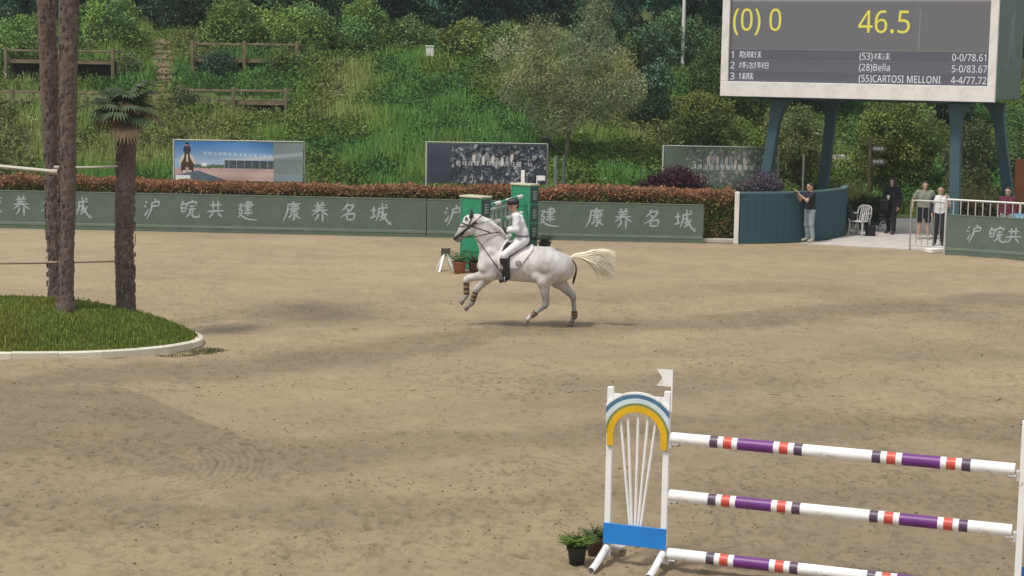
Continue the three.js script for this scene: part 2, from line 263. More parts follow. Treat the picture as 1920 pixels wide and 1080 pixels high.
function lettering(list, s, y, z, x0 = 0, step = 1) { const l = []; let k = 0; for (const [n, x] of list) for (const st of GLYPH[n]) l.push(ribbon(st, s * 0.052, x0 + x * step - s / 2, y, s, z + 0.0006 * (k++ % 7))); return mg(l); }

// ------------------------------------------------------------------ green boards round the arena
function greenBoard(label, x0, z0, turn, len, words, wx, s, step) {
  const h = 1.08, o = thing('boundary_board', label, 'board', [x0, 0, z0], turn, 'green lettered boards round the arena');
  part('board_panel', bx(len - 0.012, h - 0.2, 0.05, len / 2, 0.2 + (h - 0.2) / 2, 0), M.boardGreen, o);
  part('base_rail', bx(len - 0.012, 0.085, 0.09, len / 2, 0.155, 0, 0.012), M.boardEdge, o);
  part('base_rail', bx(len - 0.012, 0.112, 0.07, len / 2, 0.056, 0), M.boardGreen, o);
  part('top_rail', bx(len - 0.012, 0.035, 0.066, len / 2, h + 0.0185, 0, 0.008), M.boardGreen, o);
  for (let k = 0; k <= 3; k++) part('support_post', bx(0.06, h, 0.06, 0.1 + k * (len - 0.2) / 3, h / 2, -0.06), M.boardGreen, o);
  part('lettering', lettering(words, s, 0.43, 0.03, wx, step), M.letter, o);
  return o;
}
const FY = Math.atan(0.046), fz = (x) => -51.92 + 0.046 * x - 0.28;
greenBoard('green lettered board behind the palm trunks at the far left', -20.04, fz(-20.04), -FY, 8.77, WORDS, 0.77, 0.52, 1);
greenBoard('long green board with pale brush characters between the palms and the horse', -11.27, fz(-11.27), -FY, 8.77, WORDS, 0.77, 0.52, 1);
greenBoard('green lettered board behind the galloping horse, ending at the open hedge end', -2.5, fz(-2.5), -FY, 7.98, WORDS, 0.77, 0.52, 1);
greenBoard('green lettered board below the white railing at the right of the gate', 11.98, -50.0, Math.atan2(-0.514, 0.857) + 2 * 0 , 9, WORDS.map(([n, x]) => [n, x]), 0.80, 0.44, 0.58).rotation.y = Math.atan2(0.514, 0.857) * -1;

// ------------------------------------------------------------------ leaves
function clump(n, R, len, wid, seed, flat = 1) {
  const r = RNG(seed), P = [], I = [];
  for (let i = 0; i < n; i++) {
    const c = V(r() - .5, (r() - .5) * flat, r() - .5).normalize().multiplyScalar(R * Math.cbrt(r())), d = V(r() - .5, r() - .35, r() - .5).normalize(), s = V(r() - .5, r() - .5, r() - .5).cross(d).normalize(), up = s.clone().cross(d), L = len * (0.7 + 0.6 * r()), W = wid * (0.7 + 0.6 * r()), b = P.length / 3;
    const q = (a, e, f) => P.push(c.x + d.x * a + s.x * e + up.x * f, c.y + d.y * a + s.y * e + up.y * f, c.z + d.z * a + s.z * e + up.z * f);
    q(-L / 2, 0, 0); q(0, W / 2, W * 0.2); q(L / 2, 0, -L * 0.12); q(0, -W / 2, W * 0.2); I.push(b, b + 2, b + 1, b, b + 3, b + 2);
  }
  const g = new THREE.BufferGeometry(); g.setAttribute('position', new THREE.BufferAttribute(new Float32Array(P), 3)); g.setIndex(I); g.computeVertexNormals(); return g;
}
function tuft(n, h, w, spread, seed) {
  const r = RNG(seed), P = [], I = [];
  for (let i = 0; i < n; i++) {
    const a = r() * 6.28, q = Math.sqrt(r()) * spread, x = Math.cos(a) * q, z = Math.sin(a) * q, H = h * (0.55 + 0.6 * r()), l = (0.12 + 0.3 * r()) * H, t = r() * 6.28, dx = Math.cos(t) * l, dz = Math.sin(t) * l, f = r() * 6.28, wx = Math.cos(f) * w / 2, wz = Math.sin(f) * w / 2, b = P.length / 3;
    P.push(x - wx, -0.03, z - wz, x + wx, -0.03, z + wz, x + dx * .3 - wx * .8, H * .55, z + dz * .3 - wz * .8, x + dx * .3 + wx * .8, H * .55, z + dz * .3 + wz * .8, x + dx, H, z + dz); I.push(b, b + 1, b + 2, b + 2, b + 1, b + 3, b + 2, b + 3, b + 4);
  }
  const g = new THREE.BufferGeometry(); g.setAttribute('position', new THREE.BufferAttribute(new Float32Array(P), 3)); g.setIndex(I); g.computeVertexNormals(); return g;
}
const leafM = new THREE.MeshPhysicalMaterial({ color: 0xffffff, roughness: 0.72, specularIntensity: 0.35 });
const grassM = new THREE.MeshPhysicalMaterial({ color: 0xffffff, roughness: 0.85, specularIntensity: 0.2 });

// hedge of red-tipped shrubs behind the boards
{
  const r = RNG(21), l = [], g = clump(9, 0.12, 0.075, 0.035, 3), o = thing('hedge', 'long clipped hedge with rust red tops behind the green boards', 'hedge', [0, 0, 0]);
  const x0 = -24, x1 = 6.42;
  for (let i = 0; i < 46000; i++) {
    const x = lerp(x0, x1, r()), zc = fz(x) - 0.95, top = 1.35 + (fbm(x * 1.3, 2, 3) - 0.5) * 0.20 + 0.045 * Math.sin(x * 0.35);
    const f = r(); let y, z;
    if (f < 0.5) { y = top - r() * r() * 0.18; z = zc + (r() - 0.5) * 1.05; } else { y = top * Math.sqrt(r()); z = zc + (f < 0.9 ? 0.53 : -0.53) - r() * 0.1 + (fbm(x * 2, y * 2, 2) - 0.5) * 0.2; }
    let xx = x; if (r() < 0.02) { xx = x1 - r() * 0.12; z = zc + (r() - 0.5); y = top * r(); }
    const redness = clamp(sstep(top - 0.24, top + 0.02, y + (r() - 0.5) * 0.2) * (0.62 + 0.5 * fbm(x * 0.8 + 3, 7, 2)) ), q = 0.7 + 0.6 * r();
    const red = rgb(0.36 * q, 0.165 * q, 0.10 * q), gr = r() < 0.2 ? rgb(0.21 * q, 0.12 * q, 0.055 * q) : rgb(0.13 * q, 0.155 * q, 0.045 * q);
    l.push([xx, y, z, r() * 6, r() * 6, r() * 6, 0.75 + r() * 0.6, gr.lerp(red, redness)]);
    if (i % 14 === 0) l.push([xx, top + r() * 0.10, zc + (r() - 0.5), r() * 6, r() * 6, r() * 6, 0.55, rgb(0.40 * q, 0.19 * q, 0.12 * q)]);
  }
  inst('foliage', g, leafM, l, o);
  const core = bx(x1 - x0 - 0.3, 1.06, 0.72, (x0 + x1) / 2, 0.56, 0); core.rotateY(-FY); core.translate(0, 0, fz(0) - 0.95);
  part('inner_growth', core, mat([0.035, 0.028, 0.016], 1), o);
}

// ------------------------------------------------------------------ grass of the hill
{
  const r = RNG(77), t1 = tuft(10, 0.30, 0.034, 0.24, 1), t2 = tuft(9, 0.62, 0.036, 0.22, 2), herb = clump(16, 0.24, 0.11, 0.05, 8, 0.6), A = [], B = [], F = [], Hb = [];
  const onDeck = (x, z) => [[-13.8, -9.35, -78, 2.6], [-13.2, -9.05, -72, 2.0], [-21.2, -16.75, -76, 2.4], [-21.6, -16.3, -72, 2.2]].some(([a, b, c, e]) => x > a - 0.2 && x < b + 0.2 && z < c + 1.3 && z > c - e - 0.1);
  for (let i = 0; i < 120000; i++) {
    const d = 57.5 + 38 * Math.pow(r(), 1.15), z = -d, x = (r() - 0.5) * d * 0.66, y = hillY(x, z);
    if (x > 6.4 && d < 57.8) continue; if (x > 10.6 && d < 62.7 && x < 16) continue; if (onDeck(x, z) && r() < 0.92) continue;
    const path = Math.abs(x - pathX(z)); if (d > 71 && path < 0.55 && r() < 0.93) continue;
    const n = fbm(x * 0.28 + 7, z * 0.2 + 3, 3), m = fbm(x * 0.9, z * 0.55, 3), k = r();
    const dry = sstep(0.52, 0.68, n) * 0.8, lush = sstep(0.5, 0.36, n);
    const q = 0.62 + 0.75 * m + (k - 0.5) * 0.3;
    const c = rgb(lerp(0.18, 0.27, dry) * q * (1 - 0.33 * lush), lerp(0.275, 0.29, dry) * q * (1 - 0.10 * lush), lerp(0.068, 0.11, dry) * q);
    const tall = ((x < 1 && d < 66 && m > 0.50) || m > 0.64) && x < 6;
    if (k < 0.5 && d > 58.5) { Hb.push([x, y + 0.12 + r() * 0.22, z, r() * 6, r() * 6, r() * 6, 0.7 + r() * 0.8, c.multiplyScalar(0.8)]); continue; }
    (tall ? B : A).push([x, y, z, (r() - .5) * .3, r() * 6, (r() - .5) * .3, 0.7 + r() * 0.7, c]);
    if (r() < 0.010 && n > 0.45) F.push([x, y + 0.5 + r() * 0.35, z, r() * 6, r() * 6, 0, 0.6 + r() * 0.6, r() < 0.5 ? rgb(0.5, 0.5, 0.36) : rgb(0.36, 0.33, 0.08)]);
  }
  tag(inst('grass', t1, grassM, A, scene), 'rough grass covering the hillside behind the arena', 'grass', null, 'stuff');
  tag(inst('grass', t2, grassM, B, scene), 'tall dark reedy grass in stands on the lower hillside', 'grass', null, 'stuff');
  tag(inst('weeds', herb, grassM, Hb, scene), 'leafy weeds growing among the hillside grass', 'weeds', null, 'stuff');
  tag(inst('wild_flowers', clump(5, 0.10, 0.07, 0.05, 6), grassM, F, scene), 'scattered pale and yellow seed heads in the hillside grass', 'flowers', null, 'stuff');
}
function pathX(z) { const d = -z; return d < 78 ? lerp(-14.05, -15.0, (d - 72) / 6) : lerp(-15.0, -16.3, (d - 78) / 6); }
{
  // trodden path with log steps
  const P = [], I = [], n = 40; for (let i = 0; i <= n; i++) { const z = -70.5 - i / n * 15, x = pathX(z); for (const s of [-0.62, 0.62]) P.push(x + s, hillY(x + s, z) + 0.05, z); if (i) { const a = i * 2; I.push(a - 2, a - 1, a, a, a - 1, a + 1); } }
  const g = new THREE.BufferGeometry(); g.setAttribute('position', new THREE.BufferAttribute(new Float32Array(P), 3)); g.setIndex(I); g.computeVertexNormals();
  const o = part('dirt_path', g, mat([0.20, 0.13, 0.085], 1), scene); tag(o, 'reddish dirt path climbing the hillside between the wooden decks', null, null, 'structure');
  for (let k = 0; k < 12; k++) { const z = -71.2 - k * 1.1, x = pathX(z); part('log_step', bar([x - 0.6, hillY(x - .6, z) + 0.08, z], [x + 0.6, hillY(x + .6, z) + 0.08, z], 0.055, 0.05, 7), M.darkWood, o); }
}

// ------------------------------------------------------------------ wooden decks with railings
function deck(label, x0, x1, z, floor, rail, deep, posts) {
  const o = thing('wooden_deck', label, 'deck', [x0, floor, z], 0, 'wooden decks on the hillside'), W = x1 - x0;
  const n = Math.round(deep / 0.15); for (let k = 0; k < n; k++) part('plank', bx(W, 0.04, 0.138, W / 2, -0.02 + (k % 3) * 0.002, -0.075 - k * 0.15), k % 2 ? M.oldWood : M.darkWood, o);
  part('fascia_board', bx(W + 0.1, 0.15, 0.04, W / 2, -0.1, 0.025), M.oldWood, o);
  for (let k = 0; k < 4; k++) part('joist', bx(0.08, 0.14, deep, 0.2 + k * (W - 0.4) / 3, -0.115, -deep / 2), M.darkWood, o);
  const ends = []; for (let k = 0; k < posts; k++) { const x = k * W / (posts - 1), y = hillY(x0 + x, z) - floor - 0.4; part('post', bx(0.13, rail - y, 0.13, x, (rail + y) / 2, 0.11, 0.015), M.oldWood, o); ends.push(x); }
  for (let k = 1; k < posts; k++) { const a = ends[k - 1] + 0.07, b = ends[k] - 0.07; part('handrail', bx(b - a, 0.09, 0.09, (a + b) / 2, rail - 0.12 - (k % 2) * 0.02, 0.11, 0.015), M.oldWood, o); }
  part('shade_board', bx(W, 0.75, 0.04, W / 2, -0.42, -0.55), mat([0.022, 0.019, 0.016], 1), o);  // added near-black board that paints the shade under the deck
  part('side_rail', bx(0.09, 0.09, deep - 0.1, 0, rail - 0.12, -deep / 2, 0.015), M.oldWood, o); part('side_rail', bx(0.09, 0.09, deep - 0.1, W, rail - 0.12, -deep / 2, 0.015), M.oldWood, o);
  
  return o;
}
deck('upper wooden deck with a post and rail fence right of the dirt path', -13.8, -9.35, -78, 5.1, 0.72, 2.6, 3);
deck('lower wooden deck with a low rail right of the dirt path', -13.2, -9.05, -72, 3.45, 0.5, 2.0, 3);
deck('upper wooden deck left of the dirt path, half hidden by the palm trunks', -21.2, -16.75, -76, 4.92, 0.48, 2.4, 3);
deck('lower wooden deck at the far left behind the palm trunks', -21.6, -16.3, -72, 3.25, 0.5, 2.2, 4);

// ------------------------------------------------------------------ canvas prints
function canvasTex(w, h, draw) { const c = document.createElement('canvas'); c.width = w; c.height = h; draw(c.getContext('2d'), w, h); const t = new THREE.CanvasTexture(c); t.colorSpace = THREE.SRGBColorSpace; return t; }
function pseudo(x, px, py, s, seed, color) {       // a small dense character, too small to read in the photograph
  const r = RNG(seed * 7 + 1), q = (...a) => { for (let i = 0; i < a.length; i += 4) { x.moveTo(px + s * (a[i] + 0.04 * r()), py + s * (a[i + 1] + 0.04 * r())); x.lineTo(px + s * (a[i + 2] - 0.04 * r()), py + s * (a[i + 3] - 0.04 * r())); } };
  x.strokeStyle = color; x.lineWidth = s * 0.085; x.lineCap = 'round'; x.beginPath(); r(); r();
  [() => q(.05, .1, .3, .1, .05, .35, .3, .35, .05, .6, .3, .6, .07, .1, .05, .9, .3, .1, .3, .9), () => q(.2, .02, .02, .4, .16, .25, .16, .95), () => q(.02, .3, .34, .3, .18, .05, .18, .9, .18, .45, .02, .75), () => q(.1, .1, .2, .2, .05, .4, .15, .5, .02, .95, .25, .6)][Math.floor(r() * 4)]();
  [() => q(.45, .12, .95, .12, .5, .12, .5, .9, .92, .12, .92, .9, .5, .5, .92, .5, .5, .88, .92, .88), () => q(.42, .2, .98, .2, .7, .02, .7, .95, .45, .5, .95, .5, .7, .55, .42, .95, .7, .55, .98, .95), () => q(.55, .02, .42, .3, .45, .25, .95, .25, .68, .25, .68, .6, .42, .6, .98, .6, .45, .75, .45, .95, .9, .75, .9, .95, .45, .92, .9, .92), () => q(.45, .1, .9, .1, .85, .1, .5, .5, .5, .1, .95, .55, .42, .65, .98, .65, .7, .5, .7, .95)][Math.floor(r() * 4)]();
  x.stroke();
}
const tex1 = canvasTex(1024, 300, (x, W, H) => {
  const g = x.createLinearGradient(0, 0, 0, 150); g.addColorStop(0, '#3f78b8'); g.addColorStop(1, '#a9c0d8'); x.fillStyle = g; x.fillRect(0, 0, W, H);
  x.fillStyle = '#c9a7a2'; x.fillRect(0, 205, W, 95); x.fillStyle = '#d3b4ac'; x.fillRect(150, 230, 700, 40);
  x.fillStyle = '#c3c9cf'; x.beginPath(); x.moveTo(380, 130); x.lineTo(W, 95); x.lineTo(W, 125); x.lineTo(380, 145); x.fill();
  x.fillStyle = '#4a5355'; x.fillRect(400, 142, W - 400, 62); x.fillStyle = '#9aa3a5'; for (let k = 0; k < 8; k++) x.fillRect(430 + k * 62, 140, 5, 66);
  x.fillStyle = '#767d80'; for (let k = 0; k < 40; k++) x.fillRect(400 + k * 15, 168 + (k * 7) % 20, 9, 5);
  x.fillStyle = '#5d6b58'; for (let k = 0; k < 14; k++) { x.beginPath(); x.arc(150 + k * 18, 188 + (k * 5) % 9, 14, 0, 7); x.fill(); }
  x.fillStyle = '#e8e8ea'; x.fillRect(215, 165, 42, 26);
  x.save(); x.translate(100, 250); x.scale(1.55, 1.12); x.translate(-100, -250);
  x.fillStyle = '#5b4334'; x.beginPath(); x.ellipse(100, 168, 30, 40, 0, 0, 7); x.fill(); x.beginPath(); x.moveTo(84, 120); x.lineTo(92, 96); x.lineTo(108, 96); x.lineTo(116, 120); x.lineTo(108, 176); x.lineTo(92, 176); x.fill(); x.fillStyle = '#4a352a'; x.fillRect(76, 186, 15, 66); x.fillRect(108, 186, 15, 66); x.fillRect(68, 176, 10, 62); x.fillRect(122, 176, 10, 62);
  x.fillStyle = '#e3d3bf'; x.beginPath(); x.moveTo(97, 104); x.lineTo(103, 104); x.lineTo(105, 168); x.lineTo(95, 168); x.fill(); x.fillRect(77, 226, 13, 26); x.fillRect(109, 226, 13, 26); x.beginPath(); x.ellipse(72, 150, 8, 34, 0.35, 0, 7); x.fill(); x.beginPath(); x.ellipse(128, 150, 8, 34, -0.35, 0, 7); x.fill();
  x.fillStyle = '#33364a'; x.beginPath(); x.ellipse(100, 84, 20, 30, 0, 0, 7); x.fill(); x.fillStyle = '#b98d72'; x.beginPath(); x.arc(100, 50, 9, 0, 7); x.fill(); x.fillStyle = '#23242c'; x.beginPath(); x.arc(100, 45, 11, Math.PI, 7); x.fill();
  x.restore(); x.fillStyle = '#5c6875'; x.beginPath(); x.moveTo(0, 262); x.lineTo(190, 225); x.lineTo(420, 300); x.lineTo(0, 300); x.fill();
  x.fillStyle = '#e9e4e6'; x.fillRect(6, 262, 118, 38);
  for (let k = 0; k < 14; k++) pseudo(x, 228 + k * 40, 76 + k * 1.2, 28, 11 + k, '#e9f3fb');
  x.fillStyle = '#8b979a'; x.fillRect(790, 0, W - 790, H); x.fillStyle = '#a9b3b6'; x.beginPath(); x.moveTo(790, 95); x.lineTo(W, 70); x.lineTo(W, 100); x.lineTo(790, 122); x.fill(); x.fillStyle = '#7f8a86'; x.fillRect(790, 130, W - 790, 110);
});
function crowdPrint(base, lo, hi, seed, light) {
  return canvasTex(1024, 300, (x, W, H) => {
    x.fillStyle = base; x.fillRect(0, 0, W, H); const r = RNG(seed);
    for (let k = 0; k < 900; k++) { const px = W * (0.2 + 0.8 * r()), py = H * (0.05 + 0.95 * r()), d = Math.abs(px / W - 0.55), s = 4 + 18 * r(); const v = r(); x.fillStyle = v < 0.4 + d * 0.5 ? lo : v < 0.8 ? '#6e7276' : hi; x.globalAlpha = 0.75; x.beginPath(); x.ellipse(px, py, s * (0.3 + r() * .5), s * (0.5 + r()), r() * 3, 0, 7); x.fill(); }
    x.globalAlpha = 1; x.fillStyle = light; for (let k = 0; k < 9; k++) { const px = 400 + k * 34 * 1.2, py = 90 + 60 * r(); x.beginPath(); x.ellipse(px, py, 14, 34, 0.3 * (r() - .5), 0, 7); x.fill(); x.fillStyle = k % 2 ? light : '#8b8f92'; }
    for (let k = 0; k < 11; k++) pseudo(x, 250 + k * 52, 128, 40, seed + 40 + k, '#e6e6e0');
  });
}
function banner(label, a, b, h, y0, tex, seed) {
  const L = Math.hypot(b[0] - a[0], b[1] - a[1]), o = thing('printed_banner', label, 'banner', [a[0], 0, a[1]], -Math.atan2(b[1] - a[1], b[0] - a[0]), 'printed banners behind the hedge');
  // slightly slack cloth, real thickness at the hems
  const g = new THREE.BoxGeometry(L, h, 0.008, 40, 8, 1), p = g.attributes.position; for (let i = 0; i < p.count; i++) p.setZ(i, p.getZ(i) + (fbm(p.getX(i) * 0.9 + seed, p.getY(i) * 1.4 + 4, 2) - 0.5) * 0.09); g.computeVertexNormals(); g.translate(L / 2, y0 + h / 2, 0);
  const plain = mat([0.4, 0.42, 0.42], 0.8), pm = mat(0xffffff, 0.75, 0, { map: tex });
  const m = shade(new THREE.Mesh(g, [plain, plain, plain, plain, pm, plain])); m.name = 'printed_sheet'; o.add(m);
  for (const x of [-0.04, L / 2, L + 0.04]) part('post', bar([x, 0, -0.06], [x, y0 + h + 0.06, -0.06], 0.028, 0.028, 8), x < 0 ? M.whiteMetal : M.galv, o);
  part('top_rail', bar([0, y0 + h + 0.035, -0.06], [L, y0 + h + 0.035, -0.06], 0.02, 0.02, 8), M.galv, o);
  return o;
}
banner('blue banner with a rider photograph and pink sand, above the hedge at left', [-10.85, -58], [-6.75, -58], 1.24, 1.17, tex1, 1);
banner('dark banner with white characters over a crowd picture, above the hedge in the middle', [-2.77, -58], [1.02, -58], 1.26, 1.22, crowdPrint('#3d4350', '#23272f', '#b9b9b6', 5, '#d8cfca'), 2);
banner('grey green banner with a row of white characters beside the scoreboard', [4.8, -58], [8.4, -58], 1.25, 1.24, crowdPrint('#5d6a5c', '#4a5348', '#a9a497', 9, '#b7a79c'), 3);

// ------------------------------------------------------------------ scoreboard on four legs
{
  const W = 8.36, Dp = 4.4, H = 4.4, y0 = 4.16, o = thing('scoreboard', 'large electronic scoreboard in a white frame on four green steel legs', 'scoreboard', [10.135, 0, -54.75], -24.8 * Math.PI / 180);
  part('housing', bx(W - 0.04, H - 0.06, Dp, 0, y0 + H / 2 + 0.02, -Dp / 2 - 0.12, 0.03), mat([0.12, 0.19, 0.18], 0.6, 0, { map: dirtT }), o);
  const fr = M.whitePaint, b = 0.46, s = 0.235;
  part('frame', mg([bx(W, b, 0.14, 0, y0 + b / 2, -0.05, 0.015), bx(s, H - b - 0.004, 0.14, -W / 2 + s / 2, y0 + b + (H - b) / 2, -0.05, 0.015), bx(s, H - b - 0.004, 0.14, W / 2 - s / 2, y0 + b + (H - b) / 2, -0.05, 0.015), bx(W - 2 * s - 0.006, 0.2, 0.14, 0, y0 + H - 0.1, -0.05, 0.015)]), fr, o);
  const sw = W - 2 * s, sh = H - b - 0.2;
  const t = canvasTex(2048, 1024, (x, w, h) => {
    x.fillStyle = '#77777b'; x.fillRect(0, 0, w, h);
    // 1024 px = sh metres; the lower part (2.45 m) is what the picture shows
    const Y = (m) => h - m / sh * h, K = h / sh;
    x.fillStyle = '#64636f'; x.fillRect(0, Y(0.98), w, h - Y(0.98));
    x.fillStyle = '#6a6976'; x.fillRect(0, Y(0.66), w, 0.32 * K); 
    x.fillStyle = '#8d8d92'; x.fillRect(0, Y(1.0), w, 4); x.fillRect(0, Y(0.665), w, 2); x.fillRect(0, Y(0.34), w, 2); x.fillStyle = '#a4a4a8'; x.fillRect(0, Y(2.49), w, 12); x.fillStyle = '#9b9b9f'; x.fillRect(w * 0.738, Y(2.2), 6, 1.16 * K);
    for (let i = 0; i < h; i += 8) { x.fillStyle = 'rgba(40,40,46,0.08)'; x.fillRect(0, i, w, 2); }
    x.fillStyle = 'rgba(45,45,52,0.16)'; for (let i = 0; i <= w; i += w / 24) x.fillRect(i, 0, 3, h); for (let j = 0; j <= h; j += h / 12) x.fillRect(0, j, w, 3); x.fillStyle = '#f2ea62'; x.font = (0.92 * K) + 'px sans-serif'; x.textBaseline = 'alphabetic';
    x.save(); x.translate(0.006 * w, Y(1.56)); x.scale(0.84, 1); x.fillText('(0) 0', 0, 0); x.restore();
    x.save(); x.translate(0.505 * w, Y(1.52)); x.scale(0.86, 1); x.fillText('46.5', 0, 0); x.restore();
    x.font = (0.29 * K) + 'px sans-serif'; x.fillStyle = '#e9eef6';
    const rows = [[0.72, '1', '(53)', '0-0/78.61'], [0.39, '2', '(28)Bella', '5-0/83.67'], [0.06, '3', '(55)CARTOSI MELLONI', '4-4/77.72']];
    rows.forEach(([m, n, c, e], i) => {
      x.textAlign = 'left'; x.fillText(n, 6, Y(m)); for (let k = 0; k < [3, 4, 2][i]; k++) pseudo(x, 84 + k * 62, Y(m + 0.215), 58, 60 + i * 9 + k, '#e6ecf6');
      x.save(); x.translate(0.515 * w, Y(m)); x.scale(0.8, 1); x.fillText(c, 0, 0); x.restore(); if (!i) for (let k = 0; k < 2; k++) pseudo(x, 0.515 * w + 118 + k * 64, Y(m + 0.215), 58, 90 + k, '#e6ecf6');
      x.textAlign = 'right'; x.save(); x.translate(w - 8, Y(m)); x.scale(0.8, 1); x.fillText(e, 0, 0); x.restore(); x.textAlign = 'left';
    });
  });
  part('screen', new THREE.PlaneGeometry(sw - 0.004, sh - 0.004).translate(0, y0 + b + sh / 2, -0.09), mat([0.92, 0.92, 0.92], 0.45, 0, { map: t }), o);
  const marks = [[.1, -.1, .3, .5, .42, 1.1], [.42, 1.1, .5, .5, .62, .1], [.62, 1.3, .72, .6, 1.0, .0], [.5, .9, .8, 1.2]].map((q, i) => ribbon(q, 0.035, 0.8, y0 + 1.15, 1.3, 0.004 + i * 0.0006)); const mk = mg(marks); mk.rotateY(Math.PI / 2); mk.translate(W / 2 - 0.02, 0, -1.0);
  part('side_lettering', mk, M.letter, o);
  // legs: square steel with a curved gusset at the top
  const leg = (xt, zt, xb, zb, dir) => {
    const sh_ = new THREE.Shape(), w = 0.14; sh_.moveTo(-w, 0); sh_.lineTo(w, 0); sh_.lineTo(w, 3.3); sh_.quadraticCurveTo(w + 0.02, 3.85, w + (dir > 0 ? 0.3 : 0.1), 4.08); sh_.lineTo(-w - (dir > 0 ? 0.1 : 0.3), 4.08); sh_.quadraticCurveTo(-w - 0.02, 3.85, -w, 3.3); sh_.lineTo(-w, 0);
    const g = new THREE.ExtrudeGeometry(sh_, { depth: 0.3, bevelEnabled: true, bevelSize: 0.012, bevelThickness: 0.012, bevelSegments: 1 }); g.translate(0, 0, -0.15);
    const p = g.attributes.position; for (let i = 0; i < p.count; i++) { const k = 1 - p.getY(i) / 4.08; p.setX(i, p.getX(i) + lerp(xt, xb, k)); p.setZ(i, p.getZ(i) + lerp(zt, zb, k)); } g.computeVertexNormals(); return g;
  };
  part('leg', leg(-2.51, -0.7, -3.0, -0.6, 1), M.steelGreen, o); part('leg', leg(2.95, -0.7, 3.09, -0.6, 1), M.steelGreen, o);
  part('leg', leg(-1.57, -3.6, -1.92, -3.8, -1), M.steelGreen, o); part('leg', leg(3.62, -3.6, 4.28, -3.8, -1), M.steelGreen, o);
  part('cross_beam', mg([bx(7, 0.09, 0.25, 0, y0 - 0.035, -0.7, 0.01), bx(7, 0.09, 0.25, 0, y0 - 0.035, -3.6, 0.01)]), M.steelGreen, o);
}
// curved blue green wall in front of the legs
{
  const c = new THREE.CatmullRomCurve3([V(6.5, 0, -52.0), V(7.4, 0, -52.25), V(8.5, 0, -52.9), V(9.35, 0, -53.8), V(10.02, 0, -54.9), V(10.3, 0, -56.2)]), n = 26, h = 1.44, o = thing('curved_wall', 'curved low blue green wall round the foot of the scoreboard', 'wall', [0, 0, 0]);
  const strip = (a, b, y0, y1, th) => { const P = [], I = []; const m = 4; for (let i = 0; i <= m; i++) { const t = lerp(a, b, i / m), p = c.getPointAt(t), g = c.getTangentAt(t), nx = -g.z, nz = g.x; for (const [k, y] of [[th, y0], [th, y1], [-th, y1], [-th, y0]]) P.push(p.x + nx * k, y, p.z + nz * k); if (i) { const q = i * 4 - 4; for (let k = 0; k < 4; k++) { const k2 = (k + 1) % 4; I.push(q + k, q + 4 + k, q + k2, q + k2, q + 4 + k, q + 4 + k2); } } } I.push(0, 1, 2, 0, 2, 3); const e = m * 4; I.push(e, e + 2, e + 1, e, e + 3, e + 2); const g = new THREE.BufferGeometry(); g.setAttribute('position', new THREE.BufferAttribute(new Float32Array(P), 3)); g.setIndex(I); return toCreasedNormals(g, 0.6); };
  const wm = mat([0.032, 0.086, 0.114], 0.8, 0, { map: dirtT });
  for (let k = 0; k < n; k++) part('sheet_panel', strip(k / n + 0.0006, (k + 1) / n - 0.0006, 0.02, h, k % 2 ? 0.0575 : 0.06), wm, o);
  part('coping', strip(0, 1, h + 0.002, h + 0.05, 0.085), mat([0.10, 0.18, 0.19], 0.5), o);
  part('end_post', bx(0.13, 1.5, 0.13, 6.42, 0.75, -52.0, 0.02), M.whitePaint, o, 'white end post of the curved wall');
}
// concrete apron and path through the gate
{
  const sh = new THREE.Shape([[8.3, -52.3], [12.3, -50.45], [12.9, -52.0], [16.0, -62.5], [11.2, -63], [10.9, -59.5], [10.5, -56], [9.4, -53.4]].map(([x, z]) => new THREE.Vector2(x, -z))), g = new THREE.ExtrudeGeometry(sh, { depth: 0.03, bevelEnabled: false }); g.rotateX(-Math.PI / 2);
  tag(part('concrete_path', g, mat([0.56, 0.54, 0.52], 0.9, 0, { map: dirtT }), scene), 'pale concrete path through the arena gate', null, null, 'structure');
  const k = part('kerb_block', bx(0.62, 0.12, 0.3, 0, 0, 0, 0.02), M.whitePaint, scene); k.position.set(11.85, 0.062, -50.45); k.rotation.y = 0.5; tag(k, 'white concrete kerb block at the foot of the gate post', 'kerb block');
  const k2 = part('kerb_block', bx(1.1, 0.12, 0.25, 0, 0, 0, 0.02), M.concrete, scene); k2.position.set(5.96, 0.07, -52.15); k2.rotation.y = -0.04; tag(k2, 'grey concrete kerb block in the gap between board end and curved wall', 'kerb block');
}
// low stone wall by the path
{
  const o = thing('stone_wall', 'low reddish stone wall with a cream cap beside the concrete path', 'wall', [10.6, 0, -60.4], 0.06), r = RNG(4), ms = [mat([0.30, 0.19, 0.14], 0.9), mat([0.26, 0.21, 0.16], 0.9), mat([0.34, 0.25, 0.19], 0.9)];
  const sg = bx(0.28, 0.19, 0.3, 0, 0, 0, 0.02);
  for (let j = 0; j < 2; j++) for (let k = 0; k < 6; k++) { const m = part('stone', sg, ms[Math.floor(r() * 3)], o); m.position.set(k * 0.29 + (j ? 0.1 : 0), 0.11 + j * 0.2, (r() - .5) * 0.03); m.rotation.y = (r() - .5) * 0.05; }
  part('cap', bx(1.95, 0.09, 0.38, 0.78, 0.455, 0, 0.02), mat([0.55, 0.5, 0.42], 0.85, 0, { map: dirtT }), o);
}
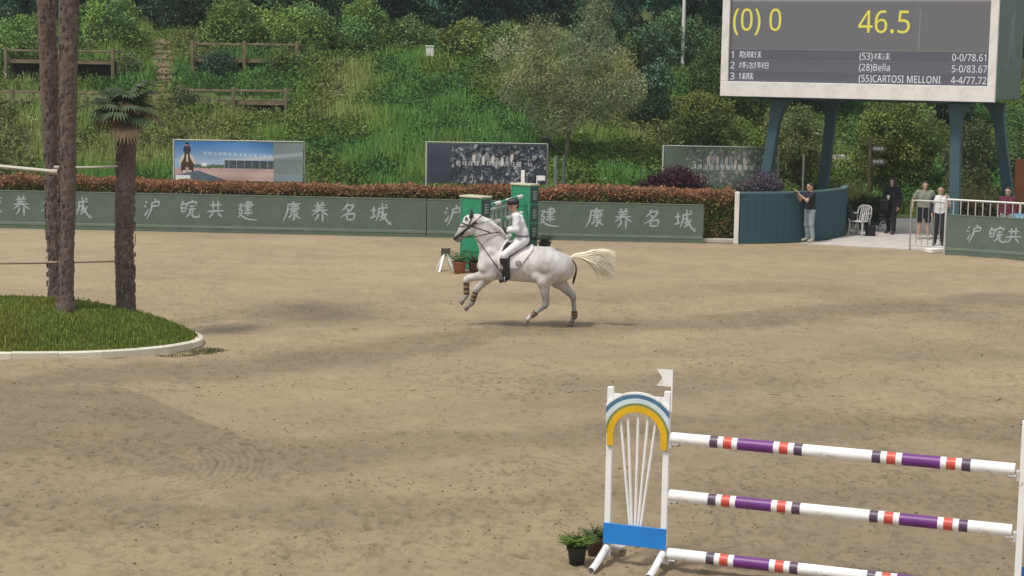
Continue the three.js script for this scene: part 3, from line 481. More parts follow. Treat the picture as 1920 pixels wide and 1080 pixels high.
// gate and railing at the right
{
  const o = thing('gate', 'grey metal gate of upright bars standing open by the concrete path', 'gate', [11.2, 0.03, -50.95], -Math.atan2(0.42, 0.88)), L = 0.98, h = 1.38, r = 0.1;
  part('frame', tube([[0, 0, 0], [0, 0.7, 0], [0, h - r, 0], [r * 0.3, h - r * 0.3, 0], [r, h, 0], [L / 2, h, 0], [L - r, h, 0], [L - r * 0.3, h - r * 0.3, 0], [L, h - r, 0], [L, 0.5, 0], [L, 0, 0]], 0.024, 8, 60), M.galv, o);
  part('bottom_rail', bar([0, 0.12, 0], [L, 0.12, 0], 0.018), M.galv, o);
  for (let k = 1; k < 6; k++) part('bar', bar([k * L / 6, 0.12, 0], [k * L / 6, h, 0], 0.011, 0.011, 6), M.galv, o);
  const q = thing('railing', 'white metal railing behind the right hand green board', 'railing', [12.02, 0, -50.28], -Math.atan2(0.514, 0.857)), n = 40, LL = n * 0.205;
  part('top_rail', bar([0, 1.5, 0], [LL, 1.5, 0], 0.03), M.whiteMetal, q); part('bottom_rail', bar([0, 0.25, 0], [LL, 0.25, 0], 0.022), M.whiteMetal, q);
  for (let k = 0; k <= n; k += 10) part('post', bar([k * 0.205, 0, 0], [k * 0.205, 1.53, 0], 0.032), M.whiteMetal, q);
  for (let k = 1; k < n; k++) if (k % 10) part('bar', bar([k * 0.205, 0.25, 0], [k * 0.205, 1.48, 0], 0.015, 0.015, 6), M.whiteMetal, q);
  const s = thing('small_sign', 'small pale blue sign hung low on the white railing', 'sign', [13.75, 1.0, -49.12], -Math.atan2(0.514, 0.857));
  part('sign_plate', bx(0.95, 0.2, 0.02, 0.3, 0.13, 0, 0.004), mat([0.18, 0.38, 0.50], 0.5), s);
  const lm = mat([0.7, 0.78, 0.82], 0.6); for (let k = 0; k < 7; k++) part('letter', mg([bx(0.07, 0.012, 0.004, -0.06 + k * 0.115, 0.16, 0.0125), bx(0.06, 0.012, 0.004, -0.06 + k * 0.115, 0.13, 0.0125), bx(0.012, 0.09, 0.0032, -0.07 + k * 0.115 + 0.008 * (k % 3), 0.13, 0.0122)]), lm, s);
  const t = thing('orange_panel', 'orange panel standing behind the railing at the right edge', 'panel', [16.05, 0, -58]);
  part('sheet', bx(1.1, 1.4, 0.04, 0.5, 1.6, 0, 0.01), mat([0.36, 0.14, 0.055], 0.7, 0, { map: dirtT }), t); for (const x of [0.05, 0.95]) part('post', bar([x, 0, -0.05], [x, 2.35, -0.05], 0.03), M.galv, t);
}
// posts and signs on the slope
{
  const o = thing('camera_post', 'pair of grey posts with a dark arm tilted up to the left, behind the hedge', 'post', [1.45, 0, -57.6]);
  part('post', bar([-0.12, 0, 0], [-0.12, 2.15, 0], 0.055), mat([0.16, 0.2, 0.19], 0.6), o); part('post', bar([0.13, 0, 0.05], [0.13, 2.2, 0.05], 0.05), mat([0.10, 0.13, 0.12], 0.6), o);
  part('arm', bar([0.14, 2.18, 0.02], [-0.42, 2.64, 0.1], 0.045, 0.03), M.black, o); part('housing', bx(0.32, 0.13, 0.14, -0.46, 2.7, 0.1, 0.02), M.black, o);
  const l = thing('lamp_post', 'tall white lamp post in front of the dark trees', 'lamp post', [7.2, hillY(7.2, -79) - 0.1, -79]), hy = 5.2;
  part('pole', bar([0, -0.5, 0], [0, hy + 1, 0], 0.085, 0.055, 12), M.whitePaint, l); part('arm', bar([0, hy + 0.95, 0], [0.8, hy + 1.15, 0.2], 0.035), M.whitePaint, l); part('lamp_head', bx(0.5, 0.1, 0.22, 1.0, hy + 1.17, 0.24, 0.04), M.whiteMetal, l);
  const b = thing('white_box', 'small white box on a post below the dark trees', 'box', [-3.77, hillY(-3.77, -80) - 0.1, -80]);
  part('post', bar([0, -0.3, 0], [0, 0.5, 0], 0.05), M.oldWood, b); part('box', bx(0.34, 0.42, 0.3, 0, 0.72, 0, 0.02), M.whitePaint, b); part('lid', bx(0.4, 0.05, 0.36, 0, 0.96, 0, 0.015), M.whitePaint, b);
  const p = thing('marker_pole', 'thin pale pole behind the curved wall', 'pole', [9.56, 0.1, -60]); part('shaft', bar([0, 0, 0], [0, 2.1, 0], 0.03, 0.025), M.whitePaint, p); part('cap', new THREE.SphereGeometry(0.035, 8, 6).translate(0, 2.11, 0), M.whitePaint, p);
  const w = thing('finger_post', 'dark wooden finger post with two pale arrow boards on the slope', 'signpost', [12.52, hillY(12.52, -64) - 0.2, -64]);
  part('post', bx(0.11, 2.5, 0.11, 0, 1.2, 0, 0.015), M.darkWood, w);
  for (const y of [1.95, 1.5]) { const sh = new THREE.Shape([[0.06, 0], [0.5, 0], [0.62, 0.1], [0.5, 0.2], [0.06, 0.2]].map((a) => new THREE.Vector2(...a))), bd = part('arrow_board', new THREE.ExtrudeGeometry(sh, { depth: 0.03, bevelEnabled: false }).translate(0, y, 0), M.darkWood, w); part('lettering', mg([0, 1, 2].map((k) => bx(0.09, 0.1, 0.004, 0.17 + k * 0.12, y + 0.1, 0.0335))), M.letter, bd); }
  const v = thing('marker_post', 'short white marker post on the rocks between the scoreboard legs', 'post', [12.2, hillY(12.2, -71) - 0.1, -71]); part('post', bar([0, 0, 0], [0, 1.0, 0], 0.06, 0.05), M.whitePaint, v); part('cap', new THREE.ConeGeometry(0.07, 0.12, 8).translate(0, 1.06, 0), M.whitePaint, v);
  // rock steps up the slope
  const r = RNG(14), rock = []; for (let k = 0; k < 5; k++) { const g = new THREE.IcosahedronGeometry(0.4, 2), q = g.attributes.position; for (let i = 0; i < q.count; i++) { const f = 0.75 + 0.5 * fbm(q.getX(i) * 3 + k * 9 + 20, q.getY(i) * 3 + q.getZ(i) * 2 + 20, 2); q.setXYZ(i, q.getX(i) * f, q.getY(i) * f * 0.6, q.getZ(i) * f); } g.computeVertexNormals(); rock.push(g); }
  const rm = mat([0.34, 0.33, 0.30], 0.95, 0, { map: dirtT });
  [[11.8, -67.5, 1, 'low grey rock, lowest of the rocks on the slope'], [12.4, -69, 1.2, 'broad pale rock in the middle of the rocks on the slope'], [11.2, -70.2, 1.0, 'pale rock left of the white marker post'], [12.9, -70.8, 1.0, 'pale rock right of the white marker post'], [12.0, -73, 1.3, 'grey rock above the white marker post']].forEach(([x, z, s, lb], k) => { const m = part('rock', rock[k], rm, scene); m.position.set(x, hillY(x, z) + 0.12, z); m.scale.setScalar(s); m.rotation.y = r() * 6; tag(m, lb, 'rock', 'rocks on the slope by the path'); });
}

// ------------------------------------------------------------------ trees and shrubs
const barkM = mat([0.12, 0.095, 0.07], 0.95, 0, { map: grainT }), greyBark = mat([0.26, 0.24, 0.2], 0.95, 0, { map: grainT });
const LEAVES = { small: clump(14, 0.26, 0.13, 0.07, 11), mid: clump(16, 0.38, 0.2, 0.09, 12), big: clump(16, 0.55, 0.3, 0.15, 13), fine: clump(16, 0.3, 0.15, 0.028, 14) };
// blobs: [x, y, z, rx, ry, rz] relative to the foot
function crownLeaves(blobs, per, col, vary, seed, s = 1) {
  const r = RNG(seed), l = [];
  for (const [bx_, by, bz, rx, ry, rz] of blobs) {
    const n = Math.round(per * (rx * ry + ry * rz + rx * rz)), tone = 0.72 + 0.56 * r(), hue = (r() - .5);
    for (let i = 0; i < n; i++) {
      const a = r() * 6.283, u = r() * 2 - 1, q = Math.sqrt(1 - u * u), dir = [q * Math.cos(a), u, q * Math.sin(a)], w = 0.72 + 0.34 * fbm(dir[0] * 2.3 + bx_ + 30, dir[1] * 2.3 + dir[2] * 1.7 + by + 30, 3) * 1.25 - 0.12, k = w * (1 - 0.4 * r() * r());
      const gap = fbm(dir[0] * 3.1 + seed, dir[1] * 3.1 + dir[2] * 2 + by, 2); if (gap < 0.36 && r() < 0.8) continue;
      const t = tone * (0.75 + 0.5 * r()) * (0.85 + 0.3 * gap);
      l.push([bx_ + dir[0] * rx * k, by + dir[1] * ry * k, bz + dir[2] * rz * k, r() * 6, r() * 6, r() * 6, s * (0.7 + 0.6 * r()), rgb(Math.max(0.004, col[0] * t * (1 + vary * hue * 0.6 + 0.2 * (r() - .5))), col[1] * t, Math.max(0.004, col[2] * t * (1 - vary * hue)))]);
    }
  }
  return l;
}
function randomBlobs(n, R, h0, h1, seed, flat = 0.8) { const r = RNG(seed), b = []; for (let i = 0; i < n; i++) { const t = i / Math.max(1, n - 1), y = lerp(h0, h1, t), wide = R * Math.sin(Math.PI * (0.22 + 0.70 * t)) , a = i * 2.4 + r(), q = wide * (0.25 + 0.45 * r()), s = R * (0.42 + 0.25 * r()) * (1 - 0.3 * t); b.push([Math.cos(a) * q, y, Math.sin(a) * q, s, s * flat, s]); } return b; }
function tree(name, label, cat, p, { n = 7, R = 2, h0 = 1.5, h1 = 4, col = [0.06, 0.1, 0.035], vary = 0.3, per = 26, leaf = 'mid', s = 1, trunk = 0.12, seed = 1, bark = barkM, flat = 0.85, group, blobs }) {
  const o = thing(name, label, cat, p, 0, group), b = blobs || randomBlobs(n, R, h0, h1, seed, flat), g = [], r = RNG(seed + 5);
  if (trunk) {
    const top = h1 * 0.8; g.push(limb([[0, -0.4, 0], [0.05 * R * (r() - .5), top * 0.3, 0.03 * R], [0.12 * R * (r() - .5), top * 0.65, 0], [0.1 * R * (r() - .5), top, 0]], (t) => trunk * (1.15 - 0.95 * t) + (t < 0.08 ? trunk * 0.4 : 0), 8, 10));
    part('trunk', mg(g), bark, o); const lg = []; for (const q of b) { const y = Math.max(0.3, Math.min(q[1] * 0.62, top * 0.8)); lg.push(limb([[0, y, 0], [q[0] * 0.45, lerp(y, q[1], 0.6), q[2] * 0.45], [q[0], q[1] + q[4] * 0.3, q[2]]], (t) => trunk * 0.5 * (1 - 0.85 * t), 6, 6)); } part('limbs', mg(lg), bark, o);
  } else { const lg = []; for (const q of b) lg.push(limb([[q[0] * 0.2, -0.3, q[2] * 0.2], [q[0] * 0.6, q[1] * 0.5, q[2] * 0.6], [q[0], q[1], q[2]]], (t) => 0.04 * (1.1 - t), 5, 5)); part('stems', mg(lg), bark, o); }
  inst('crown', LEAVES[leaf], leafM, crownLeaves(b, per, col, vary, seed, s), o);
  return o;
}
const at = (x, z, dy = 0) => [x, hillY(x, z) + dy, z];
const DARK = [0.085, 0.165, 0.11], LIGHT = [0.19, 0.31, 0.09], PALE = [0.30, 0.33, 0.18];

// pale thin-leaved small tree in the middle of the slope
tree('pale_tree', 'pale silvery small tree with thin bare looking twigs, above the middle banner', 'tree', at(1.9, -64), { blobs: [[-1.9, 3.9, 0, 1.0, .8, .9], [-1.2, 3.2, .3, 1.2, .9, 1], [-.2, 3.7, 0, 1.2, 1, 1], [.8, 4.1, -.2, 1.0, 1.2, 1], [1.5, 3.4, .2, .9, .9, .9], [.1, 2.6, .3, 1.2, .8, 1], [1.0, 2.3, 0, 1, .8, .9], [-.9, 4.6, 0, .7, .7, .6], [.9, 5.1, 0, .55, .8, .5], [-1.6, 2.4, .2, .9, .8, .8], [1.9, 2.7, .1, .9, .9, .9], [-.4, 1.7, .4, 1.1, .8, .9]], h1: 4, col: PALE, vary: 0.35, per: 62, leaf: 'fine', s: 0.85, trunk: 0.085, seed: 41, bark: greyBark });
tree('round_tree', 'dark green rounded tree right of the pale tree, below the white lamp post', 'tree', at(5.0, -70), { n: 9, R: 1.5, h0: 0.8, h1: 3.4, col: [0.085, 0.14, 0.07], per: 46, leaf: 'small', seed: 43 });
tree('olive_bush', 'low olive green bush between the pale tree and the scoreboard', 'bush', at(6.9, -66.5), { n: 8, R: 1.7, h0: 0.5, h1: 1.9, col: [0.14, 0.18, 0.05], per: 80, leaf: 'small', s: 0.72, trunk: 0, seed: 44 });
tree('dark_bush', 'dark green bush directly left of the left scoreboard leg', 'bush', at(8.0, -71), { n: 9, R: 1.9, h0: 0.6, h1: 2.6, col: [0.085, 0.145, 0.05], per: 80, leaf: 'small', s: 0.72, trunk: 0, seed: 45 });
tree('olive_tree', 'olive brown tree framed by the two left scoreboard legs', 'tree', at(9.9, -64), { n: 9, R: 1.25, h0: 1.0, h1: 2.9, col: [0.15, 0.175, 0.065], per: 95, leaf: 'small', s: 0.7, seed: 46 });
tree('broad_tree', 'broad light olive tree under the middle of the scoreboard', 'tree', at(13.9, -65.5), { n: 11, R: 2.0, h0: 0.7, h1: 3.1, col: [0.175, 0.225, 0.062], per: 85, leaf: 'small', s: 0.7, seed: 47 });
tree('dry_tree', 'brownish green tree between the two right scoreboard legs', 'tree', at(15.9, -63), { n: 9, R: 1.35, h0: 0.6, h1: 2.8, col: [0.13, 0.155, 0.065], per: 90, leaf: 'small', s: 0.7, seed: 48 });
tree('back_tree', 'dark tree just under the bottom edge of the scoreboard, left of centre', 'tree', at(12.2, -78), { n: 11, R: 2.6, h0: 1.2, h1: 5.0, col: [0.08, 0.15, 0.05], per: 36, leaf: 'mid', seed: 49 });
tree('back_tree', 'dark tree just under the bottom edge of the scoreboard, right of centre', 'tree', at(17.6, -76), { n: 11, R: 2.4, h0: 1.2, h1: 4.8, col: [0.06, 0.095, 0.045], per: 36, leaf: 'mid', seed: 50 });
tree('edge_tree', 'green tree at the far right edge behind the scoreboard leg', 'tree', at(19.0, -66), { n: 10, R: 1.9, h0: 0.6, h1: 3.5, col: [0.1, 0.165, 0.06], per: 44, leaf: 'small', seed: 51 });
tree('purple_bush', 'dark purple rounded bush behind the right end of the hedge', 'bush', [4.9, 0, -55.4], { blobs: [[-.45, 1.2, 0, .75, .6, .6], [.35, 1.25, .1, .8, .65, .6], [0, 1.5, 0, .75, .55, .55], [-.85, 1.0, 0, .5, .5, .4], [.9, 1.0, 0, .5, .55, .4], [0, .6, 0, .9, .6, .7]], col: [0.062, 0.022, 0.036], vary: 0.1, per: 190, leaf: 'small', s: 0.62, trunk: 0, seed: 52 });
tree('purple_bush', 'small greyish purple bush against the end of the curved wall', 'bush', [7.3, 0, -55.2], { blobs: [[0, 1.3, 0, .55, .5, .5], [.4, 1.45, 0, .5, .5, .45], [-.2, .8, 0, .5, .5, .5]], col: [0.13, 0.10, 0.13], vary: 0.2, per: 170, leaf: 'small', s: 0.6, trunk: 0, seed: 53 });
tree('box_bush', 'small dark clipped bush behind the white plastic chair', 'bush', [11.15, 0.02, -57.3], { blobs: [[0, .62, 0, .68, .55, .55], [.35, .55, .1, .5, .48, .45], [-.35, .55, 0, .45, .45, .4]], col: [0.034, 0.055, 0.022], per: 220, leaf: 'small', s: 0.5, trunk: 0, seed: 54 });
tree('light_bush', 'bright green bush at the top of the slope, left of the dirt path', 'bush', at(-18.3, -82), { n: 10, R: 1.9, h0: 0.5, h1: 2.2, col: [0.22, 0.35, 0.10], per: 50, leaf: 'small', trunk: 0, seed: 55 });
tree('light_bush', 'bright green bush at the top of the slope, right of the dirt path', 'bush', at(-12.9, -83), { n: 10, R: 1.9, h0: 0.4, h1: 1.9, col: [0.20, 0.31, 0.09], per: 50, leaf: 'small', trunk: 0, seed: 56 });
tree('light_bush', 'bright green bush farther right along the top of the slope', 'bush', at(-9.4, -82), { n: 10, R: 1.9, h0: 0.4, h1: 2.0, col: [0.19, 0.30, 0.09], per: 50, leaf: 'small', trunk: 0, seed: 57 });
tree('light_bush', 'bright green bush at the far left edge of the slope', 'bush', at(-21.4, -79.5), { n: 9, R: 1.7, h0: 0.3, h1: 1.7, col: [0.20, 0.32, 0.09], per: 50, leaf: 'small', trunk: 0, seed: 58 });
tree('dark_shrub', 'blue green shrub growing up against the front of the upper right deck', 'bush', at(-12.4, -76.4), { n: 7, R: 1.0, h0: 0.3, h1: 1.0, col: [0.07, 0.13, 0.075], per: 70, leaf: 'small', s: 0.8, trunk: 0, seed: 59 });
tree('dark_shrub', 'green shrub at the right end of the upper right deck', 'bush', at(-9.7, -76.6), { n: 6, R: 0.8, h0: 0.3, h1: 1.0, col: [0.14, 0.20, 0.06], per: 70, leaf: 'small', s: 0.8, trunk: 0, seed: 60 });
tree('dark_shrub', 'grey green shrub left of the dirt path by the upper left deck', 'bush', at(-16.0, -75.4), { n: 6, R: 0.8, h0: 0.3, h1: 1.1, col: [0.12, 0.17, 0.08], per: 70, leaf: 'small', s: 0.8, trunk: 0, seed: 61 });
tree('dark_shrub', 'round shrub at the left end of the lower right deck', 'bush', at(-13.0, -70.8), { n: 5, R: 0.6, h0: 0.2, h1: 0.8, col: [0.1, 0.12, 0.06], per: 80, leaf: 'small', s: 0.7, trunk: 0, seed: 62 });
// bushes at the foot of the dark wood
const rim = [[-6.9, -83, 1.6, 2.2, LIGHT, 'yellow green bush at the wood edge just left of the white box'], [-4.9, -84, 1.3, 1.4, [0.15, 0.22, 0.075], 'low green bush at the wood edge beside the white box'], [-2.2, -82, 1.4, 1.5, [0.2, 0.25, 0.07], 'yellowish bush at the wood edge right of the white box'], [-0.4, -80, 1.3, 1.6, [0.15, 0.22, 0.07], 'green bush at the wood edge left of the pale tree'], [3.6, -82, 1.7, 2.4, [0.085, 0.145, 0.07], 'dark green bush at the wood edge behind the pale tree'], [6.9, -80, 1.8, 2.2, [0.09, 0.15, 0.065], 'dark green bush at the wood edge under the lamp post'], [10.4, -83, 2.0, 2.8, [0.07, 0.125, 0.055], 'dark bush at the wood edge left of the scoreboard frame']];
rim.forEach(([x, z, R, h, c, lb], i) => tree('wood_edge_bush', lb, 'bush', at(x, z), { n: 9, R, h0: 0.3, h1: h, col: c, per: 48, leaf: 'small', trunk: 0, seed: 70 + i, group: 'bushes along the edge of the wood' }));
// the nearer trees of the wood
const wood = [
  [-23.5, -88, 2.9, 8.5, DARK, 'dark tree of the wood at the far left edge'], [-19.6, -91, 3.0, 9.5, [0.09, 0.175, 0.11], 'dark bluish tree of the wood behind the palm trunks'], [-16.2, -89, 2.5, 8.5, [0.10, 0.16, 0.09], 'grey green tree of the wood above the dirt path'],
  [-12.6, -90, 2.7, 9, [0.085, 0.165, 0.10], 'bluish green tree of the wood above the upper right deck'], [-9.2, -88, 2.6, 9, [0.115, 0.2, 0.095], 'mid green tree of the wood right of the upper right deck'], [-5.6, -91, 3.0, 10, [0.07, 0.14, 0.10], 'very dark tree of the wood above the white box'],
  [-2.2, -89, 2.7, 9.5, [0.06, 0.125, 0.09], 'very dark tree of the wood right of the white box'], [1.2, -92, 3.0, 10, [0.075, 0.15, 0.095], 'dark tree of the wood behind the pale tree'], [4.6, -90, 2.6, 9.5, [0.07, 0.14, 0.09], 'dark tree of the wood above the round tree'],
  [8.8, -91, 3.0, 10, [0.075, 0.15, 0.09], 'dark tree of the wood beside the white lamp post'], [12.4, -92, 3.0, 10, [0.075, 0.145, 0.085], 'dark tree of the wood at the left edge of the scoreboard']];
wood.forEach(([x, z, R, h, c, lb], i) => tree('wood_tree', lb, 'tree', at(x, z), { n: 15, R, h0: 1.0, h1: h, col: c, vary: 0.25, per: 22, leaf: 'mid', trunk: 0.17, seed: 90 + i, group: 'front trees of the dark wood' }));
{
  const r = RNG(140), l = [], tr = [];
  for (let i = 0; i < 62; i++) {
    const z = -95 - r() * 34, x = (r() - .5) * -z * 0.78, y = hillY(x, z), h = 9 + r() * 4, c = [0.07 + r() * 0.04, 0.15 + r() * 0.06, 0.10 + r() * 0.03];
    tr.push(limb([[x, y - 0.4, z], [x + r() - .5, y + h * .4, z], [x, y + h * .8, z]], (t) => 0.22 * (1.1 - t), 6, 4));
    for (const q of crownLeaves(randomBlobs(9, 3.1, 1.2, h, 200 + i), 9, c, 0.25, 300 + i, 1.3)) { q[0] += x; q[1] += y; q[2] += z; l.push(q); }
  }
  const o = thing('forest', 'dark wood reading as one mass along the top of the hill', 'forest', [0, 0, 0]); o.userData.kind = 'stuff';
  inst('crown', LEAVES.big, leafM, l, o); part('trunk', mg(tr), barkM, o);
}
// tall grasses behind the railing
{
  const g = tuft(26, 1.3, 0.03, 0.28, 9), o = [[15.2, -60.5, 'pale tuft of tall grass behind the railing by the right scoreboard leg'], [11.3, -61.5, 'pale tuft of tall grass left of the woman in black']];
  o.forEach(([x, z, lb]) => { const t = thing('tall_grass', lb, 'grass', [x, 0, z]), r = RNG(x * 10), l = []; for (let i = 0; i < 16; i++) l.push([(r() - .5) * 1.2, 0, (r() - .5) * 0.7, 0, r() * 6, 0, 0.7 + r() * 0.4, rgb(0.26 + r() * 0.08, 0.25 + r() * .05, 0.13)]); inst('blades', g, grassM, l, t); });
}
// green bank and low planting behind the railing
{
  const g = LEAVES.small, r = RNG(66), l = []; for (let i = 0; i < 2600; i++) { const x = 12.9 + r() * 8, z = -54.2 - (x - 12.9) * -0.25 - r() * 0.8; l.push([x, 0.15 + r() * 0.95, z, r() * 6, r() * 6, r() * 6, 0.5 + r() * 0.4, rgb(0.055 + r() * 0.05, 0.045 + r() * 0.03, 0.025)]); }
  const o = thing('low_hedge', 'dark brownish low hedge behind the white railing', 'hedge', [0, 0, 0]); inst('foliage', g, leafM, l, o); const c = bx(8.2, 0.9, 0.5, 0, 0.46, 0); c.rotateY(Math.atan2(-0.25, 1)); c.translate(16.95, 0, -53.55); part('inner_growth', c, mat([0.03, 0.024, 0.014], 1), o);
}

// ------------------------------------------------------------------ planted mound with palms
const MX = -8.62, MZ = -31.5, RX = 3.06, RZ = 1.85;
const mound = (x, z) => { const q = Math.hypot((x - MX) / RX, (z - MZ) / RZ); return q >= 1 ? 0 : 0.09 + 0.65 * Math.pow(1 - q * q, 0.85) * (1 + 0.10 * (fbm(x * 1.1 + 9, z * 1.1 + 80, 3) - 0.5)); };
{
  const P = [], I = [], nr = 26, na = 72, UV = []; for (let i = 0; i <= nr; i++) for (let j = 0; j <= na; j++) { const q = i / nr * 0.985, a = j / na * 6.28318, x = MX + Math.cos(a) * RX * q, z = MZ + Math.sin(a) * RZ * q; P.push(x, mound(x, z), z); UV.push(x / 2, z / 2); if (i && j) { const k = i * (na + 1) + j; I.push(k - na - 2, k, k - na - 1, k - na - 2, k - 1, k); } }
  const g = new THREE.BufferGeometry(); g.setAttribute('position', new THREE.BufferAttribute(new Float32Array(P), 3)); g.setAttribute('uv', new THREE.BufferAttribute(new Float32Array(UV), 2)); g.setIndex(I); g.computeVertexNormals();
  tag(part('planted_mound', g, mat([0.12, 0.125, 0.04], 1, 0, { map: dirtT, side: THREE.DoubleSide }), scene), 'grassy mound inside the white kerb ring', null, null, 'structure');
  const r = RNG(8), t = tuft(10, 0.036, 0.009, 0.07, 4), l = [];
  for (let i = 0; i < 26000; i++) { const a = r() * 6.28, q = Math.sqrt(r()) * 0.985, x = MX + Math.cos(a) * RX * q, z = MZ + Math.sin(a) * RZ * q, m = fbm(x * 1.3, z * 1.3 + 60, 3), k = 0.7 + 0.5 * m + 0.2 * (r() - .5), dry = sstep(0.5, 0.7, fbm(x * 0.8 + 3, z * 0.8 + 20, 3)) * 0.55; l.push([x, mound(x, z), z, (r() - .5) * .5, r() * 6, (r() - .5) * .5, 0.6 + r() * 0.8 + (r() < 0.02 ? 0.9 : 0), rgb(lerp(0.175, 0.27, dry) * k, lerp(0.23, 0.26, dry) * k, 0.05 * k)]); }
  for (let i = 0; i < 200; i++) { const a = 0.42 + (r() - .5) * 0.5, q = 1.09 + r() * 0.16, x = MX + Math.cos(a) * RX * q, z = MZ + Math.sin(a) * RZ * q; l.push([x, 0, z, (r() - .5) * .5, r() * 6, (r() - .5) * .5, 0.4 + r() * 0.5, rgb(0.10, 0.12, 0.045)]); }
  tag(inst('lawn', t, grassM, l, scene), 'short grass growing on the mound under the palms', 'grass', null, 'stuff');
  const o = thing('kerb_ring', 'white painted kerb ring round the palm mound', 'kerb', [0, 0, 0]), km = [mat([0.66, 0.65, 0.56], 0.75, 0, { map: dirtT }), mat([0.60, 0.58, 0.49], 0.8, 0, { map: dirtT })], n = 26;
  for (let k = 0; k < n; k++) {
    const P = [], I = [], m = 5, prof = [[1.0, 0], [1.0, 0.115], [1.008, 0.128], [1.04, 0.128], [1.05, 0.11], [1.05, 0]], np = prof.length, dh = (r() - .5) * 0.012;
    for (let i = 0; i <= m; i++) { const a = (k + 0.004 + 0.992 * i / m) / n * 6.28318; for (const [q, y] of prof) { const e = (q - 1) * 2.7; P.push(MX + Math.cos(a) * (RX + e), y + (y > 0 ? dh : 0), MZ + Math.sin(a) * (RZ + e)); } if (i) { const b = (i - 1) * np; for (let c = 0; c < np; c++) { const d = (c + 1) % np; I.push(b + c, b + d, b + np + c, b + d, b + np + d, b + np + c); } } }
    for (const e of [0, m * np]) for (let c = 1; c < np - 1; c++) I.push(e, e + c, e + c + 1);
    const g = new THREE.BufferGeometry(); g.setAttribute('position', new THREE.BufferAttribute(new Float32Array(P), 3)); g.setIndex(I); part('kerb_stone', toCreasedNormals(g, 0.7), km[k % 2], o);
  }
}
const palmBark = texture(512, (u, v) => { const ring = Math.abs(((v * 14 + 0.35 * fbm(u * 6, v * 14, 2, 14)) % 1) - 0.5) * 2, a = fbm(u * 30, v * 20, 3, 10), b = fbm(u * 5, v * 4, 3, 5); const l = 0.5 + 0.85 * a + 0.5 * (b - .5) - 0.18 * sstep(0.75, 1, ring); return tint(0.125 * l, 0.094 * l, 0.076 * l); }, true);
function frond(len, seed) {
  // fan palm leaf: stalk and split blade
  const r = RNG(seed), g = [limb([[0, 0, 0], [len * 0.28, len * 0.16, 0], [len * 0.52, len * 0.18, 0]], (t) => 0.022 * (1.2 - 0.6 * t), 5, 6)], P = [], I = [];
  for (let i = 0; i < 22; i++) { const a = (i / 21 - 0.5) * 4.1, L = len * 0.5 * (0.75 + 0.3 * Math.cos(a * 0.6)) * (0.9 + r() * 0.15), cx = len * 0.52, cy = len * 0.18, dx = Math.cos(a), dz = Math.sin(a), w = 0.028, b = P.length / 3, droop = 0.25 + 0.25 * r(); P.push(cx, cy, 0, cx + dx * L * .55 - dz * w, cy + 0.02, dz * L * .55 + dx * w, cx + dx * L * .55 + dz * w, cy + 0.02, dz * L * .55 - dx * w, cx + dx * L, cy - L * droop, dz * L); I.push(b, b + 1, b + 2, b + 1, b + 3, b + 2); }
  const q = new THREE.BufferGeometry(); q.setAttribute('position', new THREE.BufferAttribute(new Float32Array(P), 3)); q.setIndex(I); q.computeVertexNormals(); return [g[0], q];
}
const frondM = mat([0.065, 0.095, 0.045], 0.85), stalkM = mat([0.11, 0.12, 0.05], 0.7), deadM = mat([0.15, 0.105, 0.06], 0.95);
